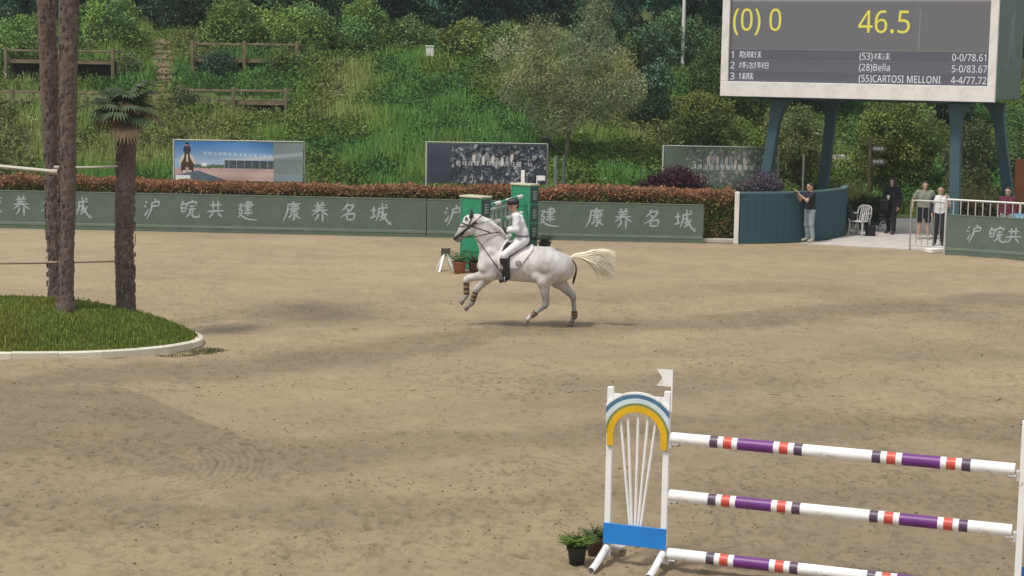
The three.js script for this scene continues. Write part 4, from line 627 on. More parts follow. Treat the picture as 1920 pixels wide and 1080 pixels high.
function palm(label, x, z, h, r0, r1, lean, seed, nf) {
  const y0 = mound(x, z) - 0.08, o = thing('palm_tree', label, 'palm tree', [x, y0, z], 0), r = RNG(seed), seg = 22, n = Math.round(h * 26), P = [], I = [], UV = [];
  for (let i = 0; i <= n; i++) { const t = i / n, y = t * h, cx = lean[0] * t + 0.03 * Math.sin(t * 5 + seed), cz = lean[1] * t; let rad = lerp(r0, r1, sstep(0, 0.75, t)) + 0.05 * sstep(0.05, 0, t); rad *= 1 + 0.05 * (hash(i, seed * 13) - .5) + ((i % 4) === 0 ? 0.02 : -0.005);
    for (let j = 0; j <= seg; j++) { const a = j % seg / seg * 6.28318, k = rad * (1 + 0.22 * (fbm(a * 1.6 + seed, y * 5, 3, 10) - 0.5) + 0.12 * (hash((j % seg) * 7 + seed, i) - .5)); P.push(cx + Math.cos(a) * k, y, cz + Math.sin(a) * k); UV.push(j / seg, y * 0.9); if (i && j) { const q = i * (seg + 1) + j; I.push(q - seg - 2, q - 1, q - seg - 1, q - seg - 1, q - 1, q); } } }
  const g = new THREE.BufferGeometry(); g.setAttribute('position', new THREE.BufferAttribute(new Float32Array(P), 3)); g.setAttribute('uv', new THREE.BufferAttribute(new Float32Array(UV), 2)); g.setIndex(I); g.computeVertexNormals(); part('trunk', g, mat(0xffffff, 0.95, 0, { map: palmBark }), o);
  // old leaf bases left on the trunk
  const st = bx(0.035, 0.075, 0.02, 0, 0.03, 0.0, 0.006), l = []; const ns = Math.round(h * 90);
  for (let i = 0; i < ns; i++) { const t = Math.pow(r(), 1.1), a = r() * 6.28, rad = lerp(r0, r1, sstep(0, .75, t)) * (1.0 + 0.05 * r()); const low = seed === 3 && t < 0.28; l.push([lean[0] * t + Math.cos(a) * rad, t * h, lean[1] * t + Math.sin(a) * rad, 0.15, Math.PI / 2 - a, 0.3 * (r() - .5), low ? 1.3 : 0.5 + r() * 0.7, (() => { const q = 0.6 + r() * 0.8; return rgb(0.125 * q, 0.098 * q, 0.08 * q); })()]); }
  inst('leaf_bases', st, mat(0xffffff, 0.95), l, o, 'stuff');
  const [sg, fg] = frond(h > 5 ? 1.05 : 0.66, seed);
  for (let i = 0; i < nf; i++) { const c = new THREE.Group(); c.name = 'frond'; c.position.set(lean[0], h - 0.06 * (i % 4), lean[1]); c.rotation.set(0, i * 2.4, 0.75 - 1.35 * (i / nf) + 0.2 * (r() - .5), 'YXZ'); c.scale.setScalar(0.85 + 0.3 * r()); part('stalk', sg, stalkM, c); part('blade', fg, i > nf * 0.85 ? deadM : frondM, c); o.add(c); }
  part('fibre_collar', limb([[lean[0], h - 0.5, lean[1]], [lean[0], h - 0.2, lean[1]], [lean[0], h + 0.1, lean[1]]], (t) => r1 * (1.1 + 0.15 * Math.sin(t * 3)) * (t > 0.9 ? 0.6 : 1), 12, 8), deadM, o);
  return o;
}
palm('front palm trunk on the mound, running out of the top of the picture', -7.72, -31.0, 10.2, 0.125, 0.18, [0.1, -0.75], 1, 13);
palm('palm trunk just behind the front one, leaning close to it', -8.2, -32.35, 10.8, 0.14, 0.165, [-0.31, -0.6], 2, 13);
palm('short palm with its green crown in view, at the right side of the mound', -6.86, -31.95, 3.65, 0.16, 0.165, [0.0, -0.1], 3, 24);
// rails tied between the palms
function supportRail(label, a, b, r, m) { const o = thing('support_rail', label, 'rail', [0, 0, 0], 0, 'rails tied between the palms'); part('shaft', limb([a, [(a[0] + b[0]) / 2, (a[1] + b[1]) / 2 - 0.015, (a[2] + b[2]) / 2], b], () => r, 8, 8), m, o); part('rope_binding', mg([bar([b[0] - 0.1, b[1], b[2]], [b[0] + 0.02, b[1], b[2]], r * 1.35, r * 1.35, 9), bar([a[0], a[1], a[2]], [a[0] + 0.1, a[1], a[2]], r * 1.35, r * 1.35, 9)]), mat([0.5, 0.46, 0.36], 0.9), o); return o; }
const bamboo = mat([0.52, 0.50, 0.42], 0.7), bambooD = mat([0.33, 0.24, 0.16], 0.8);
supportRail('upper pale rail running left from the front palm trunk', [-10.6, 3.25, -31.4], [-7.86, 3.02, -31.15], 0.034, bamboo);
supportRail('upper thin pale rail between the front palm and the short palm', [-8.05, 3.06, -31.75], [-6.82, 3.10, -31.95], 0.022, bamboo);
supportRail('lower brown rail between the palm trunks', [-10.6, 1.26, -32.3], [-6.72, 1.42, -31.98], 0.022, bambooD);

// ------------------------------------------------------------------ potted plants
function potGeo(r, h) { return new THREE.LatheGeometry([[0.001, 0], [r * 0.72, 0], [r * 0.95, h * 0.82], [r * 0.96, h * 0.83], [r * 1.06, h * 0.84], [r * 1.08, h], [r * 0.97, h], [r * 0.93, h * 0.88], [0.001, h * 0.88]].map((a) => new THREE.Vector2(...a)), 22); }
function fernGeo(n, L, seed) { const r = RNG(seed), P = [], I = []; for (let i = 0; i < n; i++) { const a = r() * 6.28, up = 0.5 + r() * 0.9, l = L * (0.6 + 0.5 * r()); for (let k = 0; k < 7; k++) { const t = (k + 1) / 7, x = Math.cos(a) * l * t * Math.cos(up * (1 - 0.5 * t)), z = Math.sin(a) * l * t * Math.cos(up * (1 - 0.5 * t)), y = l * t * Math.sin(up) * (1.2 - 0.55 * t); for (const s of [-1, 1]) { const w = L * 0.16 * (1.1 - t), b = P.length / 3; P.push(x, y, z, x - Math.sin(a) * s * w * .5 + Math.cos(a) * .012, y + .006, z + Math.cos(a) * s * w * .5 + Math.sin(a) * .012, x - Math.sin(a) * s * w + Math.cos(a) * w * .5, y - w * .35, z + Math.cos(a) * s * w + Math.sin(a) * w * .5, x + Math.cos(a) * .03, y, z + Math.sin(a) * .03); I.push(b, b + 1, b + 2, b, b + 2, b + 3); } } } const g = new THREE.BufferGeometry(); g.setAttribute('position', new THREE.BufferAttribute(new Float32Array(P), 3)); g.setIndex(I); g.computeVertexNormals(); return g; }
function pot(label, p, r, h, pm, fern, c) { const o = thing('potted_plant', label, 'potted plant', p); part('pot', potGeo(r, h), pm, o); part('soil', new THREE.CircleGeometry(r * 0.92, 18).rotateX(-Math.PI / 2).translate(0, h * 0.885, 0), mat([0.05, 0.035, 0.025], 1), o); const f = part('foliage', fern, mat(c, 0.7), o); f.position.y = h * 0.88; return o; }
const terra = mat([0.36, 0.13, 0.07], 0.85, 0, { map: dirtT }), blackPot = mat([0.018, 0.02, 0.018], 0.55), brownPot = mat([0.09, 0.045, 0.03], 0.7);
pot('small black pot with bushy green fern left of the rainbow jump wing', [0.70, sandH(.7, -17.8), -17.8], 0.10, 0.19, blackPot, fernGeo(150, 0.25, 5), [0.14, 0.235, 0.04]);
pot('brown pot with a green plant half hidden behind the rainbow jump wing', [0.90, sandH(.9, -18.15), -18.15], 0.10, 0.2, brownPot, fernGeo(70, 0.2, 6), [0.07, 0.12, 0.035]);
pot('terracotta pot with green leaves at the left green jump wing', [-1.27, 0, -43.2], 0.17, 0.3, terra, fernGeo(60, 0.5, 7), [0.09, 0.17, 0.05]);
pot('dark pot of leaves beside the terracotta pot under the horse head', [-0.9, 0, -43.25], 0.16, 0.28, brownPot, fernGeo(60, 0.46, 8), [0.06, 0.11, 0.035]);
pot('dark leafy pot plant at the right foot of the rear green jump wing', [0.86, 0, -48.6], 0.17, 0.28, blackPot, fernGeo(60, 0.45, 9), [0.035, 0.06, 0.025]);

// ------------------------------------------------------------------ rainbow jump in front
const wallWhite = new THREE.MeshPhysicalMaterial({ color: rgb(0.92, 0.915, 0.905), roughness: 0.42, map: scuffT, clearcoat: 0.15, clearcoatRoughness: 0.4 });
const paint = (r, g, b) => new THREE.MeshPhysicalMaterial({ color: rgb(r, g, b), roughness: 0.45, map: dirtT, clearcoat: 0.15, clearcoatRoughness: 0.4 });
const P_YEL = paint(0.80, 0.50, 0.012), P_OLV = paint(0.24, 0.30, 0.10), P_SKY = paint(0.68, 0.83, 0.92), P_BLU = paint(0.085, 0.20, 0.36), P_PAN = paint(0.012, 0.25, 0.80), P_PUR = paint(0.165, 0.03, 0.24), P_DPU = paint(0.105, 0.065, 0.125), P_RED = paint(0.66, 0.10, 0.075);
function band(r1, r2, cy, lim, legs) {
  const A = (r) => r <= lim ? Math.PI / 2 : Math.asin(lim / r), a1 = A(r1), a2 = A(r2), s = new THREE.Shape(), n = 26;
  if (legs && r2 <= lim) { s.moveTo(-r2, cy - legs); s.lineTo(-r2, cy); } else s.moveTo(-r2 * Math.sin(a2), cy + r2 * Math.cos(a2));
  for (let i = 0; i <= n; i++) { const a = lerp(-a2, a2, i / n); s.lineTo(r2 * Math.sin(a), cy + r2 * Math.cos(a)); }
  if (legs && r2 <= lim) { s.lineTo(r2, cy - legs); s.lineTo(r1, cy - legs); }
  for (let i = 0; i <= n; i++) { const a = lerp(a1, -a1, i / n); s.lineTo(r1 * Math.sin(a), cy + r1 * Math.cos(a)); }
  if (legs && r2 <= lim) s.lineTo(-r1, cy - legs);
  const g = new THREE.ExtrudeGeometry(s, { depth: 0.018, bevelEnabled: true, bevelSize: 0.002, bevelThickness: 0.002, bevelSegments: 1 }); g.translate(0, 0, 0.030); return g;
}
function makeWing(label, p, turn) {
  const o = thing('jump_wing', label, 'jump wing', p, turn, 'rainbow jump wings'), hw = 0.295;
  for (const s of [-1, 1]) {
    part('post', bx(0.062, 1.74, 0.05, s * hw, 0.05 + 0.87, 0, 0.006), wallWhite, o);
    for (const f of [-1, 1]) part('foot', limb([[s * hw, 0.15, f * 0.02], [s * hw, 0.12, f * 0.14], [s * hw, 0.06, f * 0.33], [s * hw, 0.035, f * 0.46], [s * hw, 0.03, f * 0.52]], () => 0.036, 8, 14), wallWhite, o);
  }
  part('arch_band', band(0.248, 0.311, 1.315, 0.325, 0.11), P_YEL, o, 'yellow arch band'); part('arch_band', band(0.314, 0.336, 1.315, 0.325, 0), P_OLV, o, 'olive green arch band');
  part('arch_band', band(0.339, 0.384, 1.315, 0.325, 0), P_SKY, o, 'pale sky blue arch band'); part('arch_band', band(0.387, 0.425, 1.315, 0.325, 0), P_BLU, o, 'dark blue arch band'); part('arch_band', band(0.428, 0.448, 1.315, 0.325, 0), wallWhite, o, 'white outer arch band');
  const tops = [[-0.185, 1.49], [-0.11, 1.55], [0, 1.58], [0.105, 1.55], [0.185, 1.49]], bots = [-0.062, -0.04, -0.006, 0.022, 0.052];
  tops.forEach(([x, y], i) => part('spindle', bar([bots[i], 0.39, 0], [x, y, 0.008], 0.0155, 0.0155, 8), wallWhite, o));
  part('base_panel', bx(0.655, 0.21, 0.02, 0, 0.30, 0.037, 0.003), P_PAN, o, 'bright blue base panel');
  part('back_rail', bx(0.53, 0.05, 0.03, 0, 0.22, -0.01), wallWhite, o); part('back_rail', bx(0.53, 0.05, 0.03, 0, 1.70, 0.0), wallWhite, o);
  for (const y of [1.27, 0.69, 0.09]) { part('pole_cup', mg([bx(0.03, 0.10, 0.06, hw + 0.047, y, 0, 0.006), bar([hw + 0.06, y + 0.0, 0], [hw + 0.13, y - 0.005, 0], 0.045, 0.045, 10, true)].map((g, i) => i ? g.scale(1, 0.5, 1).translate(0, y * 0.5, 0) : g)), M.whiteMetal, o); }
  const fl = new THREE.Shape([[0, 0], [-0.165, 0], [-0.105, 0.085], [-0.168, 0.168], [0, 0.168]].map((a) => new THREE.Vector2(...a)));
  part('flag', new THREE.ExtrudeGeometry(fl, { depth: 0.008, bevelEnabled: false }).translate(hw + 0.048, 1.84, 0), wallWhite, o); part('flag_holder', bx(0.014, 0.42, 0.02, hw + 0.041, 1.80, 0.004), wallWhite, o);
  return o;
}
const JD = Math.atan2(-0.356, 0.9346);                    // the jump runs to the right and towards the stands
const JU = [0.9346, 0.356];
const mid = [1.56 - JU[0] * 0.295, -17.68 - JU[1] * 0.295];
const wing = makeWing('white jump wing with rainbow arch and blue base panel, left of the striped poles', [mid[0], 0, mid[1]], JD);
const far = [1.56 + JU[0] * (3.36 + 0.36), -17.68 + JU[1] * (3.36 + 0.36)];
{ const w = copy(wing, 'white jump wing at the right edge of the picture, right end of the striped poles', [far[0], 0, far[1]], JD + Math.PI); w.children.filter((c) => c.name === 'flag' || c.name === 'flag_holder').forEach((c) => w.remove(c)); }
{
  const pat = [['white', 165], ['dark', 35], ['white', 23], ['red', 37], ['white', 23], ['purple', 152], ['white', 24], ['red', 37], ['white', 24], ['dark', 35], ['white', 284], ['dark', 35], ['white', 24], ['red', 37], ['white', 24], ['purple', 152], ['white', 23], ['red', 37], ['white', 23], ['dark', 35], ['white', 165]], tot = pat.reduce((a, b) => a + b[1], 0), L = 3.28;
  const mt = { white: wallWhite, dark: P_DPU, red: P_RED, purple: P_PUR }, R = 0.059;
  const names = { white: 'white_section', dark: 'dark_band', red: 'red_band', purple: 'purple_section' };
  const make = (label, p) => { const o = thing('jump_pole', label, 'jump pole', p, JD, 'striped poles of the rainbow jump'); let x = 0; for (const [c, w] of pat) { const l = w / tot * L; part(names[c], new THREE.CylinderGeometry(R, R, l, 22, 1, true).rotateZ(-Math.PI / 2).translate(x + l / 2, 0, 0), mt[c], o); x += l; } for (const e of [0, L]) part('end_cap', new THREE.CylinderGeometry(R * 0.97, R, 0.012, 22).rotateZ(e ? -Math.PI / 2 : Math.PI / 2).translate(e ? L + 0.006 : -0.006, 0, 0), wallWhite, o); return o; };
  const x = 1.56 + JU[0] * 0.06, z = -17.68 + JU[1] * 0.06, p0 = make('top purple, red and white striped jump pole', [x, 1.325, z]);
  copy(p0, 'middle purple, red and white striped jump pole', [x, 0.745, z], JD); copy(p0, 'lowest purple, red and white striped jump pole, near the sand', [x, 0.150, z], JD);
}

// ------------------------------------------------------------------ green jump behind the horse
{
  const G1 = paint(0.02, 0.29, 0.155), G2 = paint(0.022, 0.075, 0.07), cream = paint(0.62, 0.60, 0.48);
  const make = (label, p) => {
    const o = thing('green_jump_wing', label, 'jump wing', p, -0.66, 'green tower wings of the rear jump'), w = 0.66, d = 0.36, h = 1.78;
    part('body', bx(w, h - 0.06, d, 0, 0.06 + (h - 0.06) / 2, 0, 0.012), G1, o); part('plinth', bx(w + 0.06, 0.06, d + 0.06, 0, 0.03, 0, 0.01), G2, o); part('cap', bx(w + 0.05, 0.05, d + 0.05, 0, h + 0.027, 0, 0.015), cream, o);
    part('edge_strip', bx(0.03, h - 0.1, 0.012, -w / 2 + 0.03, h / 2 + 0.04, d / 2 + 0.008), paint(0.10, 0.34, 0.24), o); part('edge_strip', bx(0.03, h - 0.1, 0.012, w / 2 - 0.03, h / 2 + 0.04, d / 2 + 0.008), paint(0.10, 0.34, 0.24), o);
    for (let k = 0; k < 3; k++) { const y = h - 0.25 - k * 0.5; part('side_plate', bx(0.012, 0.44, d - 0.03, w / 2 + 0.007, y, 0, 0.003), G2, o); const g = []; const r = RNG(17 + k); for (let i = 0; i < 4; i++) g.push(bx(0.005, 0.022, 0.16 + 0.04 * r(), w / 2 + 0.0165, y - 0.1 + i * 0.065, 0)); g.push(bx(0.0042, 0.24, 0.024, w / 2 + 0.0165, y, 0.03)); part('plate_lettering', mg(g), M.letter, o); }
    for (let k = 0; k < 2; k++) part('front_moulding', bx(w - 0.16, 0.03, 0.014, 0, 0.5 + k * 0.75, d / 2 + 0.008), paint(0.03, 0.28, 0.17), o);
    return o;
  };
  const a = make('left green tower wing behind the horse head', [-0.92, 0, -43.95]); copy(a, 'right green tower wing behind the rider', [0.30, 0, -48.9], -0.66);
  const st = (label, y, c) => { const o = thing('rear_jump_pole', label, 'jump pole', [-0.78, y, -44.35], 0, 'poles of the rear green jump'), A = V(0, 0, 0), B = V(1.0, 0, -4.25), n = 7; for (let k = 0; k < n; k++) { const p = A.clone().lerp(B, k / n), q = A.clone().lerp(B, (k + 1) / n); part(k % 2 ? 'green_section' : 'white_section', bar(p.toArray(), q.toArray(), 0.05, 0.05, 12, k > 0 && k < n - 1), k % 2 ? G1 : wallWhite, o); } return o; };
  st('top green and white pole of the rear jump', 1.5); st('middle green and white pole of the rear jump', 1.05); st('lowest green and white pole of the rear jump', 0.55);
  const f = thing('rear_jump_filler', 'grey green lattice filler below the poles of the rear jump', 'jump filler', [-0.70, 0, -44.6], Math.atan2(4.25, 1.0)); part('frame', mg([bx(3.6, 0.07, 0.05, 1.9, 1.33, -0.08), bx(3.6, 0.07, 0.05, 1.9, 0.1, -0.08), bx(0.07, 1.16, 0.05, 0.14, 0.715, -0.08), bx(0.07, 1.16, 0.05, 3.66, 0.715, -0.08)]), paint(0.25, 0.33, 0.29), f); for (let k = 0; k < 14; k++) part('slat', bx(0.1, 1.16, 0.02, 0.32 + k * 0.245, 0.715, -0.08), k % 2 ? paint(0.30, 0.36, 0.33) : paint(0.08, 0.17, 0.14), f);
  const pl = thing('jump_marker', 'white post with a small white flag on top of the right green tower wing', 'flag post', [0.24, 1.835, -48.78]); part('post', bx(0.10, 0.36, 0.03, 0, 0.18, 0, 0.008), wallWhite, pl); const q = thing('jump_marker', 'small white flag at the right corner of the right green tower wing', 'flag', [0.62, 1.835, -48.72]); part('staff', bar([0, 0, 0], [0, 0.22, 0], 0.014), wallWhite, q); part('flag', bx(0.22, 0.13, 0.012, 0.11, 0.155, 0, 0.003), wallWhite, q);
  const s = thing('number_stand', 'small white folding stand at the left of the terracotta pot', 'stand', [-1.62, 0, -43.6], 0.2);
  for (const x of [-0.14, 0.14]) { part('front_leg', beam([x * 1.3, 0, 0.2], [x * 0.3, 0.42, 0.02], 0.055, 0.03), wallWhite, s); part('rear_leg', beam([x * 1.3, 0, -0.2], [x * 0.3, 0.42, -0.02], 0.055, 0.03), wallWhite, s); }
  part('number_board', bx(0.22, 0.2, 0.025, 0.0, 0.47, 0.02, 0.006), mat([0.10, 0.07, 0.05], 0.7), s); part('hinge', bar([-0.1, 0.4, 0], [0.1, 0.4, 0], 0.015), M.galv, s);
}

// ------------------------------------------------------------------ horse
const HO = [0.07, 0, -34.48];
{
  const o = thing('horse', 'light grey horse galloping to the left with its tail streaming', 'horse', HO);
  const bones = [
    // trunk
    [-0.40, 1.215, 0, 0.315, 0.36, 1.185, 0, 0.335, 0.84], [-0.18, 1.50, 0, 0.13, -0.34, 1.50, 0, 0.15, 0.7], [-0.47, 1.17, 0, 0.235, -0.50, 1.30, 0, 0.22, 0.9], [0.0, 1.44, 0, 0.12, 0.62, 1.40, 0, 0.15, 0.8],
    [-0.50, 1.42, 0.15, 0.10, -0.60, 1.14, 0.19, 0.115], [-0.50, 1.42, -0.15, 0.10, -0.60, 1.14, -0.19, 0.115], [-0.62, 1.2, 0.09, 0.10, -0.66, 1.16, 0.08, 0.09], [-0.62, 1.2, -0.09, 0.10, -0.66, 1.16, -0.08, 0.09], [0.40, 1.0, 0.18, 0.12, 0.50, 1.0, 0.17, 0.13], [0.40, 1.0, -0.18, 0.12, 0.50, 1.0, -0.17, 0.13],
    // hindquarters
    [0.62, 1.22, 0.12, 0.285, 0.86, 1.15, 0.13, 0.255], [0.62, 1.22, -0.12, 0.285, 0.86, 1.15, -0.13, 0.255], [0.62, 1.37, 0, 0.155, 0.98, 1.29, 0, 0.10], [0.50, 1.1, 0, 0.27, 0.80, 1.1, 0, 0.26],
    // neck
    [-0.40, 1.50, 0, 0.31, -0.60, 1.84, 0, 0.225, 0.52], [-0.60, 1.84, 0, 0.225, -0.77, 1.985, 0, 0.155, 0.55], [-0.77, 1.985, 0, 0.155, -0.90, 2.02, 0, 0.115, 0.65],
    // head
    [-0.915, 1.985, 0, 0.112, -0.985, 1.855, 0, 0.105, 0.72], [-0.93, 1.90, 0.03, 0.085, -0.90, 1.84, 0.03, 0.085], [-0.93, 1.90, -0.03, 0.085, -0.90, 1.84, -0.03, 0.085], [-1.0, 1.86, 0, 0.10, -1.115, 1.705, 0, 0.064, 0.78], [-1.115, 1.705, 0, 0.066, -1.13, 1.665, 0, 0.058, 0.85], [-1.085, 1.66, 0, 0.042, -1.0, 1.74, 0, 0.05, 0.8], [-1.02, 1.955, 0.058, 0.022, -1.0, 1.935, 0.06, 0.022], [-1.02, 1.955, -0.058, 0.022, -1.0, 1.935, -0.06, 0.022],
    // near fore (lifted forward)
    [-0.47, 1.22, 0.17, 0.16, -0.46, 1.02, 0.18, 0.13], [-0.47, 1.03, 0.17, 0.12, -0.90, 0.93, 0.15, 0.060], [-0.90, 0.93, 0.15, 0.064, -0.94, 0.90, 0.15, 0.058], [-0.94, 0.90, 0.15, 0.05, -0.935, 0.62, 0.15, 0.037], [-0.935, 0.62, 0.15, 0.045, -0.94, 0.59, 0.15, 0.042], [-0.94, 0.59, 0.15, 0.038, -1.005, 0.50, 0.15, 0.040],
    // far fore
    [-0.47, 1.22, -0.17, 0.16, -0.45, 1.0, -0.18, 0.13], [-0.45, 1.0, -0.17, 0.118, -0.73, 0.70, -0.15, 0.06], [-0.73, 0.70, -0.15, 0.062, -0.76, 0.67, -0.15, 0.056], [-0.76, 0.67, -0.15, 0.048, -0.83, 0.44, -0.15, 0.038], [-0.83, 0.44, -0.15, 0.045, -0.84, 0.41, -0.15, 0.042], [-0.84, 0.41, -0.15, 0.038, -0.92, 0.34, -0.15, 0.040],
    // near hind (drawn forward)
    [0.76, 1.13, 0.17, 0.225, 0.53, 0.92, 0.19, 0.145], [0.53, 0.92, 0.18, 0.13, 0.585, 0.50, 0.16, 0.056], [0.60, 0.53, 0.16, 0.045, 0.575, 0.43, 0.16, 0.050], [0.575, 0.44, 0.16, 0.046, 0.34, 0.255, 0.15, 0.040], [0.34, 0.255, 0.15, 0.046, 0.31, 0.235, 0.15, 0.044], [0.31, 0.235, 0.15, 0.040, 0.235, 0.155, 0.15, 0.042],
    // far hind (on the ground)
    [0.88, 1.1, -0.15, 0.215, 0.80, 0.88, -0.18, 0.15], [0.80, 0.90, -0.17, 0.14, 1.085, 0.60, -0.15, 0.060], [1.10, 0.63, -0.15, 0.046, 1.115, 0.55, -0.15, 0.050], [1.11, 0.56, -0.15, 0.046, 1.145, 0.22, -0.15, 0.040], [1.145, 0.22, -0.15, 0.046, 1.14, 0.185, -0.15, 0.045], [1.14, 0.185, -0.15, 0.04, 1.095, 0.09, -0.15, 0.042],
  ];
  const F = capsules(bones, 0.042), hz = (x, y, z) => Math.hypot(x + 1.135, (y - 1.70) * 1.0, Math.abs(z) - 0.052) - 0.014;           // nostrils
  const f = (x, y, z) => { let d = F(x, y, z); const n = hz(x, y, z), s = -n; return Math.max(d, s); };
  const [lo, hi] = boundsOf(bones, 0.05), g = nets(f, lo, hi, 0.019), p = g.attributes.position, c = new Float32Array(p.count * 3);
  for (let i = 0; i < p.count; i++) {
    const x = p.getX(i), y = p.getY(i), z = p.getZ(i), n = fbm(x * 9 + 20, y * 9 + z * 5 + 20, 3), dap = sstep(0.42, 0.62, fbm(x * 13 + 50, y * 13 + z * 9 + 70, 2));
    let l = 0.585 + 0.20 * (n - .5) + (x > -0.3 ? 0.09 * (dap - 0.5) : 0.04 * (dap - 0.5)) - 0.10 * sstep(0.55, 0.75, fbm(x * 4 + 9, y * 4 + z * 3 + 33, 2));
    const leg = sstep(0.85, 0.5, y) * (x > 0.4 ? 1 : sstep(-0.6, -0.75, x)); l *= 1 - 0.52 * leg * (0.6 + 0.8 * n);
    const muz = sstep(0.17, 0.06, Math.hypot(x + 1.13, y - 1.665)); l *= 1 - 0.62 * muz; if (x < -0.95 && y > 1.75) l *= 0.94;
    const warm = 1 - 0.5 * muz; c[i * 3] = l * (1 + 0.01 * warm); c[i * 3 + 1] = l * 0.965; c[i * 3 + 2] = l * 0.93;
  }
  g.setAttribute('color', new THREE.BufferAttribute(c, 3));
  part('body', g, new THREE.MeshPhysicalMaterial({ vertexColors: true, color: 0xffffff, roughness: 0.62, sheen: 0.3, sheenRoughness: 0.5, sheenColor: rgb(0.5, 0.5, 0.5) }), o);
  const hoofM = mat([0.20, 0.17, 0.13], 0.6), bootM = mat([0.075, 0.045, 0.022], 0.6), bootL = mat([0.30, 0.22, 0.10], 0.7), leather = mat([0.022, 0.016, 0.013], 0.45), hair = mat([0.86, 0.80, 0.65], 0.8);
  for (const [x, y, z, dx, dy] of [[-1.005, 0.50, 0.15, -0.055, -0.055], [-0.92, 0.34, -0.15, -0.06, -0.045], [0.235, 0.155, 0.15, -0.045, -0.065], [1.095, 0.09, -0.15, -0.03, -0.075]]) part('hoof', bar([x, y, z], [x + dx, y + dy, z], 0.046, 0.060, 12), hoofM, o);
  // tendon boots with straps
  for (const [a, b, r] of [[[-0.942, 0.86, 0.15], [-0.937, 0.62, 0.15], 0.058], [[-0.765, 0.65, -0.15], [-0.825, 0.45, -0.15], 0.056], [[0.40, 0.30, 0.15], [0.30, 0.225, 0.15], 0.058], [[1.14, 0.30, -0.15], [1.145, 0.165, -0.15], 0.060]]) { const bt = part('leg_boot', bar(a, b, r, r * 0.95, 12), bootM, o); part('strap', bar([lerp(a[0], b[0], .3), lerp(a[1], b[1], .3), a[2]], [lerp(a[0], b[0], .42), lerp(a[1], b[1], .42), a[2]], r * 1.05, r * 1.05, 12), bootL, bt); part('strap', bar([lerp(a[0], b[0], .7), lerp(a[1], b[1], .7), a[2]], [lerp(a[0], b[0], .82), lerp(a[1], b[1], .82), a[2]], r * 1.05, r * 1.03, 12), bootL, bt); }
  for (const s of [-1, 1]) { part('ear', limb([[-0.885, 2.08, s * 0.05], [-0.87, 2.15, s * 0.065], [-0.895, 2.25, s * 0.06]], (t) => 0.034 * Math.sin(Math.PI * (0.25 + 0.72 * t)), 8, 8), mat([0.30, 0.31, 0.29], 0.8), o); part('eye', new THREE.SphereGeometry(0.019, 10, 8).translate(-1.008, 1.932, s * 0.074), mat([0.01, 0.008, 0.006], 0.15), o); }
  part('ear_bonnet', mg([...[-1, 1].map((s) => limb([[-0.88, 2.06, s * 0.048], [-0.866, 2.15, s * 0.066], [-0.893, 2.262, s * 0.061]], (t) => 0.041 * Math.sin(Math.PI * (0.3 + 0.69 * t)), 8, 8)), limb([[-0.96, 2.035, -0.085], [-0.955, 2.085, 0], [-0.96, 2.035, 0.085]], () => 0.03, 8, 10)]), mat([0.02, 0.05, 0.045], 0.7), o);
  // bridle: straps laid on the skin
  const out = (x, y, s, off = 0.006) => { let z = 0; for (let k = 0; k < 0.34; k += 0.003) if (F(x, y, k * s) < 0) z = k; return s * (z + off); };
  const lay = (pts, s, off) => { const c = new THREE.CatmullRomCurve3(pts.map(([x, y]) => V(x, y, 0))), l = []; for (let i = 0; i <= 10; i++) { const p = c.getPoint(i / 10); l.push([p.x, p.y, out(p.x, p.y, s, off)]); } return l; };
  const loop = (cx, cy, nx, ny, r, off = 0.005) => { const l = []; for (let i = 0; i <= 28; i++) { const a = i / 28 * 6.28318, dx = nx * Math.cos(a), dy = ny * Math.cos(a), dz = Math.sin(a); let k = 0.02; while (k < 0.5 && F(cx + dx * k, cy + dy * k, dz * k) < 0) k += 0.003; k += off; l.push(V(cx + dx * k, cy + dy * k, dz * k)); } return new THREE.TubeGeometry(new THREE.CatmullRomCurve3(l), 56, r, 6); };
  const strapGeo = (pts, r) => tube(pts, r, 6, 20);
  part('bridle', mg([...[1, -1].map((s) => strapGeo(lay([[-0.86, 2.06], [-0.905, 1.98], [-0.965, 1.86], [-1.06, 1.72]], s), 0.0105)), loop(-1.045, 1.80, 0.76, 0.65, 0.014), loop(-1.08, 1.74, 0.76, 0.65, 0.009), loop(-0.955, 1.955, -0.95, 0.3, 0.011), loop(-0.885, 1.95, 0.98, 0.2, 0.008)]), leather, o);
  part('bit_ring', mg([-1, 1].map((s) => new THREE.TorusGeometry(0.03, 0.006, 6, 16).translate(-1.06, 1.71, s * 0.064))), M.galv, o);
  part('rein', mg([1, -1].map((s) => strapGeo([[-1.055, 1.71, s * 0.066], [-0.85, 1.72, s * 0.15], [-0.55, 1.79, s * 0.17], [-0.22, 1.835, s * 0.07]], 0.0095))), leather, o);
  // saddle, pad, girth, breastplate
  const shell = (lox, hix, loy, hiy, thick, cut) => nets((x, y, z) => { const d = F(x, y, z); return Math.max(d - thick, 0.004 - d, cut(x, y, z)); }, [lox, loy, -0.5], [hix, hiy, 0.5], 0.0125);
  const fleeceX = (y) => -0.37 + (y > 1.38 ? 2.6 : 3.2) * (y - 1.38) * (y - 1.38);
  part('saddle_pad', shell(-0.35, 0.32, 1.08, 1.68, 0.026, (x, y) => Math.max(-(x + 0.235 + (1.55 - y) * 0.10), x - 0.32 + (1.5 - y) * 0.78, 1.14 - y - 0.10 * Math.max(0, x), y - 1.66)), mat([0.72, 0.68, 0.67], 0.9), o);
  part('pad_emblem', new THREE.TorusGeometry(0.045, 0.012, 8, 20).translate(0.045, 1.25, 0.318), mat([0.22, 0.21, 0.23], 0.8), o);
